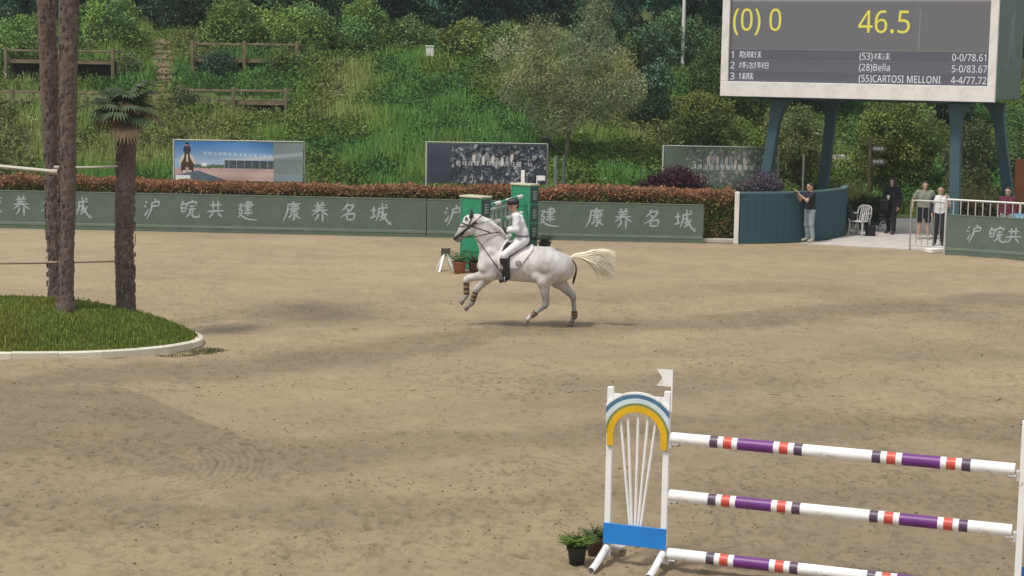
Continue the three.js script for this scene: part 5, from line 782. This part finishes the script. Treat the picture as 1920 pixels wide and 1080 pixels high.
  part('saddle_flap', shell(-0.32, 0.22, 1.06, 1.66, 0.044, (x, y) => Math.max(-(x - fleeceX(y) - 0.02), x + 0.12 - Math.max(0, y - 1.36) * 1.5, 1.16 - y, y - 1.63)), leather, o);
  part('saddle_seat', nets(capsules([[-0.12, 1.60, 0, 0.07, 0.0, 1.545, 0, 0.06], [0.0, 1.545, 0, 0.08, 0.17, 1.575, 0, 0.085], [0.17, 1.575, 0.06, 0.05, 0.23, 1.62, 0.03, 0.04], [0.17, 1.575, -0.06, 0.05, 0.23, 1.62, -0.03, 0.04]], 0.05), [-0.25, 1.42, -0.2], [0.33, 1.72, 0.2], 0.014), leather, o);
  part('girth', shell(-0.32, -0.12, 0.80, 1.2, 0.024, (x) => Math.abs(x + 0.215) - 0.05), leather, o);
  part('breastplate', loop(-0.50, 1.36, 0.62, -0.78, 0.009, 0.004), leather, o);
  part('white_fleece', shell(-0.44, -0.1, 1.14, 1.68, 0.045, (x, y) => { const c = -0.285 - 0.33 * (1.50 - y) * (y - 1.10) / 0.16 * 0.55; return Math.abs(x - c) - 0.026; }), mat([0.75, 0.72, 0.69], 0.95), o);
  // mane and tail as many curved locks
  const r = RNG(12), mane = [];
  for (let i = 0; i < 70; i++) { const t = r(), x = lerp(-0.30, -0.88, t), top = lerp(1.815, 2.125, Math.pow(t, 0.62)) + 0.012, s = r() < .75 ? 1 : -1, l = 0.09 + r() * 0.10; mane.push(limb([[x, top - 0.03, s * 0.01], [x + 0.03, top + 0.005, s * 0.05], [x + 0.06 + r() * .05, top - l * 0.5, s * 0.11], [x + 0.09 + r() * .05, top - l, s * 0.115]], (q) => 0.012 * (1.1 - q), 5, 6)); }
  part('mane', mg(mane), mat([0.66, 0.63, 0.58], 0.85), o);
  const tl = [], dk = [];
  for (let i = 0; i < 750; i++) { const a = (r() - .5), b = r() - .5, L = 0.42 + r() * 0.38; tl.push(limb([[1.02, 1.335, 0.03 * b], [1.12, 1.385 + 0.05 * a, 0.07 * b], [1.12 + L * 0.45, 1.37 + 0.17 * a, 0.16 * b], [1.12 + L * 0.85, 1.31 + 0.42 * a, 0.2 * b + .05 * (r() - .5)], [1.12 + L, 1.25 + 0.50 * a - 0.10 * r(), 0.22 * b]], (q) => 0.009 * (1.05 - q) + 0.0016, 4, 9)); }
  for (let i = 0; i < 70; i++) { const b = r() - .5; dk.push(limb([[1.03, 1.32, 0.03 * b], [1.11, 1.26, 0.08 * b], [1.145 + .015 * r(), 1.12, 0.16 * b], [1.085 + .03 * r(), 0.93 - 0.1 * r(), 0.18 * b]], (q) => 0.012 * (1.05 - q) + 0.002, 5, 8)); }
  part('tail', mg(tl), hair, o); part('tail_dock', mg(dk), mat([0.075, 0.07, 0.068], 0.85), o, 'dark under hair of the tail');
}

// ------------------------------------------------------------------ people
const handL = (() => {
  const b = [[0, 0, -0.022, 0.014, 0, -0.085, -0.03, 0.013], [0, 0, 0.0, 0.016, 0, -0.09, -0.008, 0.013], [0, 0, 0.018, 0.015, 0, -0.088, 0.028, 0.012], [0, -0.02, 0, 0.017, 0, -0.07, 0.008, 0.015], [0, 0.03, 0, 0.021, 0, -0.01, 0, 0.02]];
  const fingers = [[-0.031, 0.055, 0.0072], [-0.011, 0.072, 0.0082], [0.010, 0.078, 0.0084], [0.030, 0.070, 0.0080]];
  for (const [z, L, r] of fingers) b.push([0, -0.088, z, r, -0.006, -0.088 - L * .45, z * 1.12, r], [-0.006, -0.088 - L * .45, z * 1.12, r, -0.022, -0.088 - L * .78, z * 1.15, r * .93], [-0.022, -0.088 - L * .78, z * 1.15, r * .93, -0.04, -0.088 - L * .95, z * 1.13, r * .82]);
  b.push([-0.004, -0.022, 0.022, 0.012, -0.012, -0.055, 0.050, 0.0098], [-0.012, -0.055, 0.050, 0.0098, -0.02, -0.088, 0.056, 0.0085]);
  const [lo, hi] = boundsOf(b, 0.008); return nets(capsules(b, 0.006), lo, hi, 0.0042);
})();
const mirror = (g) => { const m = g.clone(); m.scale(-1, 1, 1); const i = m.index; if (i) for (let k = 0; k < i.count; k += 3) { const t = i.getX(k); i.setX(k, i.getX(k + 1)); i.setX(k + 1, t); } m.computeVertexNormals(); return m; };
const handR = mirror(handL);
const headG = (() => {
  const b = [[0, 0.032, -0.03, 0.079, 0, 0.032, 0.018, 0.076], [0, -0.025, 0.024, 0.060, 0, -0.085, 0.048, 0.030], [0.038, -0.045, 0.0, 0.032, 0.022, -0.085, 0.04, 0.024], [-0.038, -0.045, 0.0, 0.032, -0.022, -0.085, 0.04, 0.024], [0, 0.008, 0.086, 0.009, 0, -0.030, 0.106, 0.0125], [0.012, 0.024, 0.082, 0.012, 0.045, 0.022, 0.068, 0.012], [-0.012, 0.024, 0.082, 0.012, -0.045, 0.022, 0.068, 0.012], [0.076, 0.012, -0.008, 0.012, 0.074, -0.028, 0.0, 0.009], [-0.076, 0.012, -0.008, 0.012, -0.074, -0.028, 0.0, 0.009], [-0.017, -0.056, 0.083, 0.007, 0.017, -0.056, 0.083, 0.007], [-0.014, -0.066, 0.081, 0.007, 0.014, -0.066, 0.081, 0.007], [0, -0.06, -0.02, 0.05, 0, -0.13, -0.02, 0.05]];
  const F = capsules(b, 0.018), f = (x, y, z) => Math.max(F(x, y, z), -(Math.hypot(Math.abs(x) - 0.032, y - 0.004, z - 0.094) - 0.013)); return nets(f, [-0.11, -0.2, -0.14], [0.11, 0.13, 0.14], 0.007);
})();
const eyeG = new THREE.SphereGeometry(0.0115, 8, 6), eyeM = mat([0.05, 0.04, 0.035], 0.2);
const skinM = mat([0.50, 0.32, 0.23], 0.6), darkHair = mat([0.016, 0.013, 0.012], 0.6);
const STAND = { pelvis: [0, .95, 0], waist: [0, 1.10, 0.005], chest: [0, 1.28, 0], neck: [0, 1.46, 0], head: [0, 1.605, .02], shL: [.175, 1.39, 0], elL: [.225, 1.12, -.03], wrL: [.24, .88, .05], hipL: [.095, .92, 0], knL: [.11, .50, .02], anL: [.12, .085, -.02], toL: [.14, .035, .14], shR: [-.175, 1.39, 0], elR: [-.225, 1.12, -.03], wrR: [-.24, .88, .05], hipR: [-.095, .92, 0], knR: [-.11, .50, .02], anR: [-.12, .085, -.02], toR: [-.14, .035, .14] };
function person(label, p, turn, pose, { fat = 1, skin = skinM, cell = 0.016, headTurn = 0, headTilt = 0 }, wear, extra) {
  const J = { ...STAND, ...pose }, o = thing('person', label, 'person', p, turn), off = (a, x, y = 0, z = 0) => [a[0] + x, a[1] + y, a[2] + z], B = (a, ra, b, rb) => [...a, ra * fat, ...b, rb * fat], k = fat;
  const G = {
    torso: [B(off(J.pelvis, .07), .105, off(J.waist, .06), .095), B(off(J.pelvis, -.07), .105, off(J.waist, -.06), .095), B(off(J.waist, .06), .095, off(J.chest, .085), .10), B(off(J.waist, -.06), .095, off(J.chest, -.085), .10), B(off(J.chest, .085, .0), .098, off(J.shL, -.05, -.02), .062), B(off(J.chest, -.085), .098, off(J.shR, .05, -.02), .062), B(off(J.chest, 0, .08), .085, off(J.neck, 0, -.03), .06)],
    neck: [B(off(J.neck, 0, -.03), .056, off(J.head, 0, -.06, -.02), .05)],
    uaL: [B(J.shL, .058, J.elL, .041)], faL: [B(J.elL, .041, J.wrL, .027)], uaR: [B(J.shR, .058, J.elR, .041)], faR: [B(J.elR, .041, J.wrR, .027)],
    thL: [B(J.hipL, .095, J.knL, .058)], shinL: [B(J.knL, .056, J.anL, .035), B([lerp(J.knL[0], J.anL[0], .3), lerp(J.knL[1], J.anL[1], .3), lerp(J.knL[2], J.anL[2], .3) - .015], .052, J.anL, .033)], thR: [B(J.hipR, .095, J.knR, .058)], shinR: [B(J.knR, .056, J.anR, .035), B([lerp(J.knR[0], J.anR[0], .3), lerp(J.knR[1], J.anR[1], .3), lerp(J.knR[2], J.anR[2], .3) - .015], .052, J.anR, .033)],
    ftL: [B(J.anL, .036, J.toL, .03)], ftR: [B(J.anR, .036, J.toR, .03)],
  };
  const all = Object.values(G).flat(), [lo, hi] = boundsOf(all, 0.03), body = [nets(capsules(all, 0.035), lo, hi, cell)];
  const hd = headG.clone(); hd.applyMatrix4(new THREE.Matrix4().compose(V(...J.head), new THREE.Quaternion().setFromEuler(new THREE.Euler(headTilt, headTurn, 0, 'YXZ')), V(1, 1, 1))); body.push(hd);
  for (const [h, w, e] of [[handL, J.wrL, J.elL], [handR, J.wrR, J.elR]]) { const g = h.clone(), q = new THREE.Quaternion().setFromUnitVectors(V(0, -1, 0), V(w[0] - e[0], w[1] - e[1], w[2] - e[2]).normalize()); g.applyQuaternion(q); g.translate(...w); body.push(g); }
  part('body', mg(body), skin, o);
  const hq = new THREE.Matrix4().compose(V(...J.head), new THREE.Quaternion().setFromEuler(new THREE.Euler(headTilt, headTurn, 0, 'YXZ')), V(1, 1, 1));
  for (const s of [-1, 1]) part('eye', eyeG.clone().translate(s * 0.032, 0.003, 0.079).applyMatrix4(hq), eyeM, o);
  for (const [name, groups, grow, m, cut, lab] of wear) {
    const bs = groups.flatMap((n) => G[n]).map((b) => { b = [...b]; b[3] += grow; b[7] += grow; return b; }), [l2, h2] = boundsOf(bs, 0.03), F = capsules(bs, 0.035);
    const fold = (x, y, z) => F(x, y, z) + (fbm(x * 13 + 40, y * 17 + z * 13 + 40, 2) - 0.5) * (grow > 0.013 ? 0.016 : 0.006);
    part(name, nets(cut ? (x, y, z) => { const d = fold(x, y, z); return Math.max(d, cut(x, y, z, J)); } : fold, l2, h2, cell), m, o, lab);
  }
  const hairs = (name, bones, cut, m = darkHair) => { const [l2, h2] = boundsOf(bones, 0.02), F = capsules(bones, 0.02), g = nets(cut ? (x, y, z) => Math.max(F(x, y, z), cut(x, y, z)) : F, l2, h2, 0.008); g.applyMatrix4(hq); part(name, g, m, o); };
  extra?.(o, hairs, hq, J, G); return o;
}
const shortHair = (hairs, m) => hairs('hair', [[0, 0.045, -0.035, 0.086, 0, 0.055, 0.012, 0.08]], (x, y, z) => Math.max(z * 0.8 - (y - 0.035) * 0.9 - 0.02, -y - 0.05), m);
const fab = (r, g, b, ro = 0.9) => mat([r, g, b], ro);
// rider
{
  const white = fab(0.74, 0.73, 0.76), breech = fab(0.76, 0.74, 0.76);
  const JR = { pelvis: [0, 1.68, -.13], waist: [0, 1.83, -.10], chest: [0, 2.0, -.03], neck: [0, 2.18, .03], head: [0, 2.325, .08], shL: [.175, 2.12, .005], elL: [.235, 1.885, .0], wrL: [.095, 1.85, .19], shR: [-.175, 2.12, .005], elR: [-.235, 1.885, .0], wrR: [-.095, 1.85, .19], hipL: [.12, 1.65, -.11], knL: [.30, 1.40, .235], anL: [.295, .985, .16], toL: [.31, .915, .28], hipR: [-.12, 1.65, -.11], knR: [-.30, 1.40, .235], anR: [-.295, .985, .16], toR: [-.31, .915, .28] };
  person('rider in white jacket and breeches with black boots, seated on the grey horse', HO, -Math.PI / 2, JR, { cell: 0.0125, headTilt: 0.1 }, [
    ['jacket', ['torso', 'uaL', 'uaR', 'faL', 'faR'], 0.015, white, (x, y, z) => Math.max(1.73 - y, (Math.abs(x) < 0.13 && z > 0.165) ? (0.02) : -1, y - 2.2)],
    ['breeches', ['thL', 'thR', 'shinL', 'shinR'], 0.010, breech, (x, y) => 1.335 - y],
    ['belt', ['torso'], 0.020, fab(0.22, 0.22, 0.25), (x, y) => Math.abs(y - 1.755) - 0.022],
    ['seat_of_breeches', ['torso'], 0.012, breech, (x, y) => y - 1.735],
    ['boot', ['shinL', 'ftL'], 0.012, fab(0.014, 0.012, 0.013, 0.35), (x, y) => y - 1.36], ['boot', ['shinR', 'ftR'], 0.012, fab(0.014, 0.012, 0.013, 0.35), (x, y) => y - 1.36],
  ], (o, hairs, hq, J) => {
    hairs('helmet', [[0, 0.052, -0.035, 0.094, 0, 0.056, 0.02, 0.092]], (x, y) => 0.012 - y, fab(0.012, 0.013, 0.015, 0.5));
    part('helmet_peak', new THREE.CylinderGeometry(0.085, 0.092, 0.012, 20, 1, false, -1.2, 2.4).translate(0, 0.03, 0.05).applyMatrix4(hq), fab(0.012, 0.013, 0.015, 0.5), o);
    part('chin_strap', tube([[0.082, 0.02, 0.01], [0.06, -0.07, 0.04], [0, -0.118, 0.055], [-0.06, -0.07, 0.04], [-0.082, 0.02, 0.01]], 0.005, 5, 20).applyMatrix4(hq), M.black, o);
    hairs('hair', [[0, -0.01, -0.085, 0.035, 0, -0.05, -0.085, 0.028]], null);
    for (const s of ['L', 'R']) { const w = J['wr' + s], e = J['el' + s], d = V(w[0] - e[0], w[1] - e[1], w[2] - e[2]).normalize(), g = (s === 'L' ? handL : handR).clone(); g.scale(1.18, 1.04, 1.1); g.applyQuaternion(new THREE.Quaternion().setFromUnitVectors(V(0, -1, 0), d)); g.translate(...w); part('glove', g, fab(0.03, 0.035, 0.035), o); }
    part('stirrup', mg([-1, 1].map((s) => mg([new THREE.TorusGeometry(0.062, 0.008, 6, 18).translate(s * 0.305, 0.935, 0.215), bar([s * 0.305, 0.99, 0.21], [s * 0.28, 1.45, 0.14], 0.010)]))), M.galv, o);
  });
}
const jeans = fab(0.27, 0.33, 0.36), blackCloth = fab(0.012, 0.012, 0.017), shoeM = fab(0.36, 0.35, 0.3), darkShoe = fab(0.03, 0.026, 0.024);
const legsCut = (y0) => (x, y) => y0 - y;
// man with a phone at the curved wall
{
  const pos = [8.62, 0.03, -52.62];
  person('man in navy T-shirt and pale jeans raising a phone before the curved wall', pos, -1.15, { shL: [.175, 1.40, .02], elL: [.19, 1.22, .24], wrL: [.07, 1.39, .42], shR: [-.175, 1.40, .02], elR: [-.19, 1.20, .22], wrR: [-.05, 1.38, .42], hipL: [.10, .92, 0], anL: [.17, .085, -.02], toL: [.2, .035, .14], knL: [.14, .5, .03], anR: [-.15, .085, -.06], toR: [-.18, .035, .1], knR: [-.12, .5, .02] }, {}, [
    ['shirt', ['torso', 'uaL', 'uaR'], 0.018, fab(0.018, 0.017, 0.028), (x, y, z) => Math.max(0.93 - y, y - 1.47, z - 0.20)],
    ['jeans', ['torso', 'thL', 'thR', 'shinL', 'shinR'], 0.016, jeans, (x, y) => Math.max(y - 0.96, 0.09 - y)],
    ['shoe', ['ftL'], 0.014, shoeM, (x, y) => y - 0.12], ['shoe', ['ftR'], 0.014, shoeM, (x, y) => y - 0.12],
  ], (o, hairs) => shortHair(hairs));
  const ph = thing('phone', 'dark phone held up by the man at the curved wall', 'phone', [8.62 - 0.455, 1.47, -52.62 + 0.20], -1.15); part('case', bx(0.16, 0.08, 0.010, 0, 0, 0, 0.004), M.black, ph); part('screen', bx(0.145, 0.068, 0.002, 0, 0, -0.0065), mat([0.08, 0.09, 0.1], 0.15), ph);
}
// woman in black
person('woman with long black hair in a long black coat and trousers on the concrete path', [11.67, 0.03, -55.84], -0.7, { elR: [-.24, 1.13, .03], wrR: [-.06, 1.12, .24], elL: [.235, 1.12, -.04], wrL: [.25, .87, .04], hipL: [.09, .92, 0], anL: [.14, .085, .1], knL: [.12, .5, .08], toL: [.17, .035, .26], anR: [-.15, .085, -.14], toR: [-.17, .035, .02], knR: [-.13, .5, -.03] }, {}, [
  ['trousers', ['torso', 'thL', 'thR', 'shinL', 'shinR'], 0.02, blackCloth, (x, y) => Math.max(y - 0.99, 0.08 - y)],
  ['coat', ['torso', 'uaL', 'uaR', 'faL', 'faR', 'thL', 'thR'], 0.036, fab(0.014, 0.013, 0.02), (x, y) => Math.max(0.60 - y, y - 1.46)],
  ['shoe', ['ftL'], 0.014, darkShoe, (x, y) => y - 0.12], ['shoe', ['ftR'], 0.014, darkShoe, (x, y) => y - 0.12],
], (o, hairs) => hairs('hair', [[0, 0.045, -0.035, 0.092, 0, 0.055, 0.01, 0.086], [0.05, 0, -0.05, 0.06, 0.06, -0.34, -0.07, 0.075], [-0.05, 0, -0.05, 0.06, -0.06, -0.34, -0.07, 0.075], [0.068, 0.02, 0.0, 0.035, 0.085, -0.22, 0.02, 0.04], [-0.068, 0.02, 0.0, 0.035, -0.085, -0.22, 0.02, 0.04]], (x, y, z) => z * 1.0 - Math.max(0.055, y * 1.5 - 0.03)));
{ const b = thing('shoulder_bag', 'black bag hanging at the hip of the woman in black', 'bag', [11.42, 0.75, -55.72], -0.7); part('bag_body', bx(0.30, 0.34, 0.12, 0, 0.17, 0, 0.04), fab(0.012, 0.011, 0.014, 0.5), b); part('strap', tube([[-0.12, 0.32, 0], [-0.05, 0.5, 0], [0.12, 0.62, -0.05], [0.12, 0.33, 0]], 0.012, 6, 16), M.black, b); const c = thing('paper_cup', 'small white cup held in front by the woman in black', 'cup', [11.5, 1.11, -55.58]); part('cup', new THREE.LatheGeometry([[0.001, 0], [0.028, 0], [0.04, 0.1], [0.043, 0.1], [0.043, 0.105], [0.037, 0.105], [0.026, 0.006], [0.001, 0.006]].map((a) => new THREE.Vector2(...a)), 16), M.whitePaint, c); part('lid', new THREE.CylinderGeometry(0.04, 0.044, 0.014, 16).translate(0, 0.113, 0), M.whitePaint, c); }
// man in grey T-shirt
person('man in a grey green T-shirt and black shorts behind the open gate', [12.3, 0.03, -54.21], -0.15, { elL: [.33, 1.16, -.02], wrL: [.36, .95, .12], elR: [-.33, 1.16, -.02], wrR: [-.36, .95, .12], shL: [.19, 1.40, 0], shR: [-.19, 1.40, 0], anL: [.14, .085, -.02], anR: [-.14, .085, -.02], knL: [.12, .5, .02], knR: [-.12, .5, .02] }, { fat: 1.08 }, [
  ['shorts', ['torso', 'thL', 'thR'], 0.024, blackCloth, (x, y) => Math.max(y - 0.97, 0.50 - y)],
  ['shirt', ['torso', 'uaL', 'uaR'], 0.024, fab(0.22, 0.23, 0.185), (x, y) => Math.max(0.86 - y, y - 1.475, Math.abs(x) > 0.2 ? 1.2 - y : -1)],
  ['shoe', ['ftL'], 0.014, shoeM, (x, y) => y - 0.12], ['shoe', ['ftR'], 0.014, shoeM, (x, y) => y - 0.12],
], (o, hairs) => shortHair(hairs, fab(0.06, 0.05, 0.045)));
// person in white shirt with dark sleeves
person('person in a white top with dark trousers, one hand raised, beside the gate post', [12.3, 0.03, -52.2], -0.25, { elL: [.25, 1.16, .05], wrL: [.2, 1.36, .16], elR: [-.24, 1.13, -.02], wrR: [-.22, .9, .06], anL: [.10, .085, -.02], anR: [-.11, .085, -.02], knL: [.10, .5, .03], knR: [-.10, .5, .02] }, { fat: 0.95 }, [
  ['trousers', ['torso', 'thL', 'thR', 'shinL', 'shinR'], 0.016, fab(0.022, 0.022, 0.032), (x, y) => Math.max(y - 0.97, 0.09 - y)],
  ['top', ['torso'], 0.02, fab(0.68, 0.66, 0.66), (x, y) => Math.max(0.92 - y, y - 1.47)],
  ['sleeve', ['uaR', 'faR'], 0.016, fab(0.03, 0.026, 0.035), (x, y) => 0.95 - y], ['sleeve', ['uaL'], 0.022, fab(0.66, 0.64, 0.64), (x, y) => 1.2 - y],
  ['shoe', ['ftL'], 0.014, darkShoe, (x, y) => y - 0.12], ['shoe', ['ftR'], 0.014, darkShoe, (x, y) => y - 0.12],
], (o, hairs) => shortHair(hairs));
// person behind the railing
person('dark haired person in a maroon top, seen only above the white railing', [14.35, 0.0, -52.6], -0.5, {}, {}, [
  ['trousers', ['torso', 'thL', 'thR', 'shinL', 'shinR'], 0.016, jeans, (x, y) => Math.max(y - 0.97, 0.09 - y)],
  ['top', ['torso', 'uaL', 'uaR', 'faL', 'faR'], 0.02, fab(0.11, 0.02, 0.04), (x, y) => Math.max(0.92 - y, y - 1.47)],
  ['shoe', ['ftL'], 0.014, darkShoe, (x, y) => y - 0.12], ['shoe', ['ftR'], 0.014, darkShoe, (x, y) => y - 0.12],
], (o, hairs) => shortHair(hairs));
// plastic chair and the things on it
{
  const o = thing('plastic_chair', 'white plastic armchair standing between the curved wall and the woman in black', 'chair', [10.55, 0.03, -55.06], -0.75), w = mat([0.52, 0.51, 0.50], 0.5);
  part('seat', bx(0.46, 0.03, 0.44, 0, 0.43, 0.02, 0.014), w, o);
  for (const [x, z] of [[-.23, .22], [.23, .22], [-.22, -.22], [.22, -.22]]) part('leg', limb([[x * 0.95, 0.44, z * 0.92], [x * 1.02, 0.2, z], [x * 1.08, 0, z * 1.1]], (t) => 0.026 - 0.006 * t, 8, 6), w, o);
  part('back_frame', tube([[-.22, .43, -.2], [-.24, .68, -.25], [-.19, .86, -.29], [0, .9, -.30], [.19, .86, -.29], [.24, .68, -.25], [.22, .43, -.2]], 0.022, 8, 36), w, o);
  for (let k = 0; k < 5; k++) part('back_slat', beam([-0.14 + k * 0.07, 0.45, -0.21], [-0.13 + k * 0.065, 0.87, -0.292], 0.036, 0.012), w, o);
  for (const s of [-1, 1]) part('armrest', limb([[s * .235, .66, -.24], [s * .26, .665, 0], [s * .255, .65, .2], [s * .24, .44, .22]], () => 0.024, 8, 14), w, o);
  const b = thing('jacket', 'dark jacket slung over the left side of the white plastic chair', 'jacket', [10.22, 0.45, -55.2], -0.75); part('cloth', nets((x, y, z) => capsules([[-.1, .1, 0, .12, .1, .15, 0, .13], [0, .3, 0, .15, 0, .45, .02, .09]], .06)(x, y, z) + 0.02 * (fbm(x * 14 + 9, y * 14 + z * 9 + 9, 2) - 0.5), [-.3, -.08, -.2], [.3, .62, .2], 0.02), fab(0.018, 0.03, 0.032), b); part('sleeve', limb([[-.12, .35, .06], [-.2, .15, .09], [-.18, -.12, .08]], () => 0.05, 8, 8), fab(0.016, 0.026, 0.03), b);
  const c = thing('tote_bag', 'dark bag on the ground beside the white plastic chair', 'bag', [10.86, 0.03, -54.95], -0.4); part('bag_body', bx(0.3, 0.34, 0.18, 0, 0.17, 0, 0.05), fab(0.016, 0.014, 0.016), c); part('handle', tube([[-.08, .33, 0], [-.06, .46, 0], [.06, .46, 0], [.08, .33, 0]], 0.012, 6, 14), M.black, c);
}

renderer.render(scene, camera);
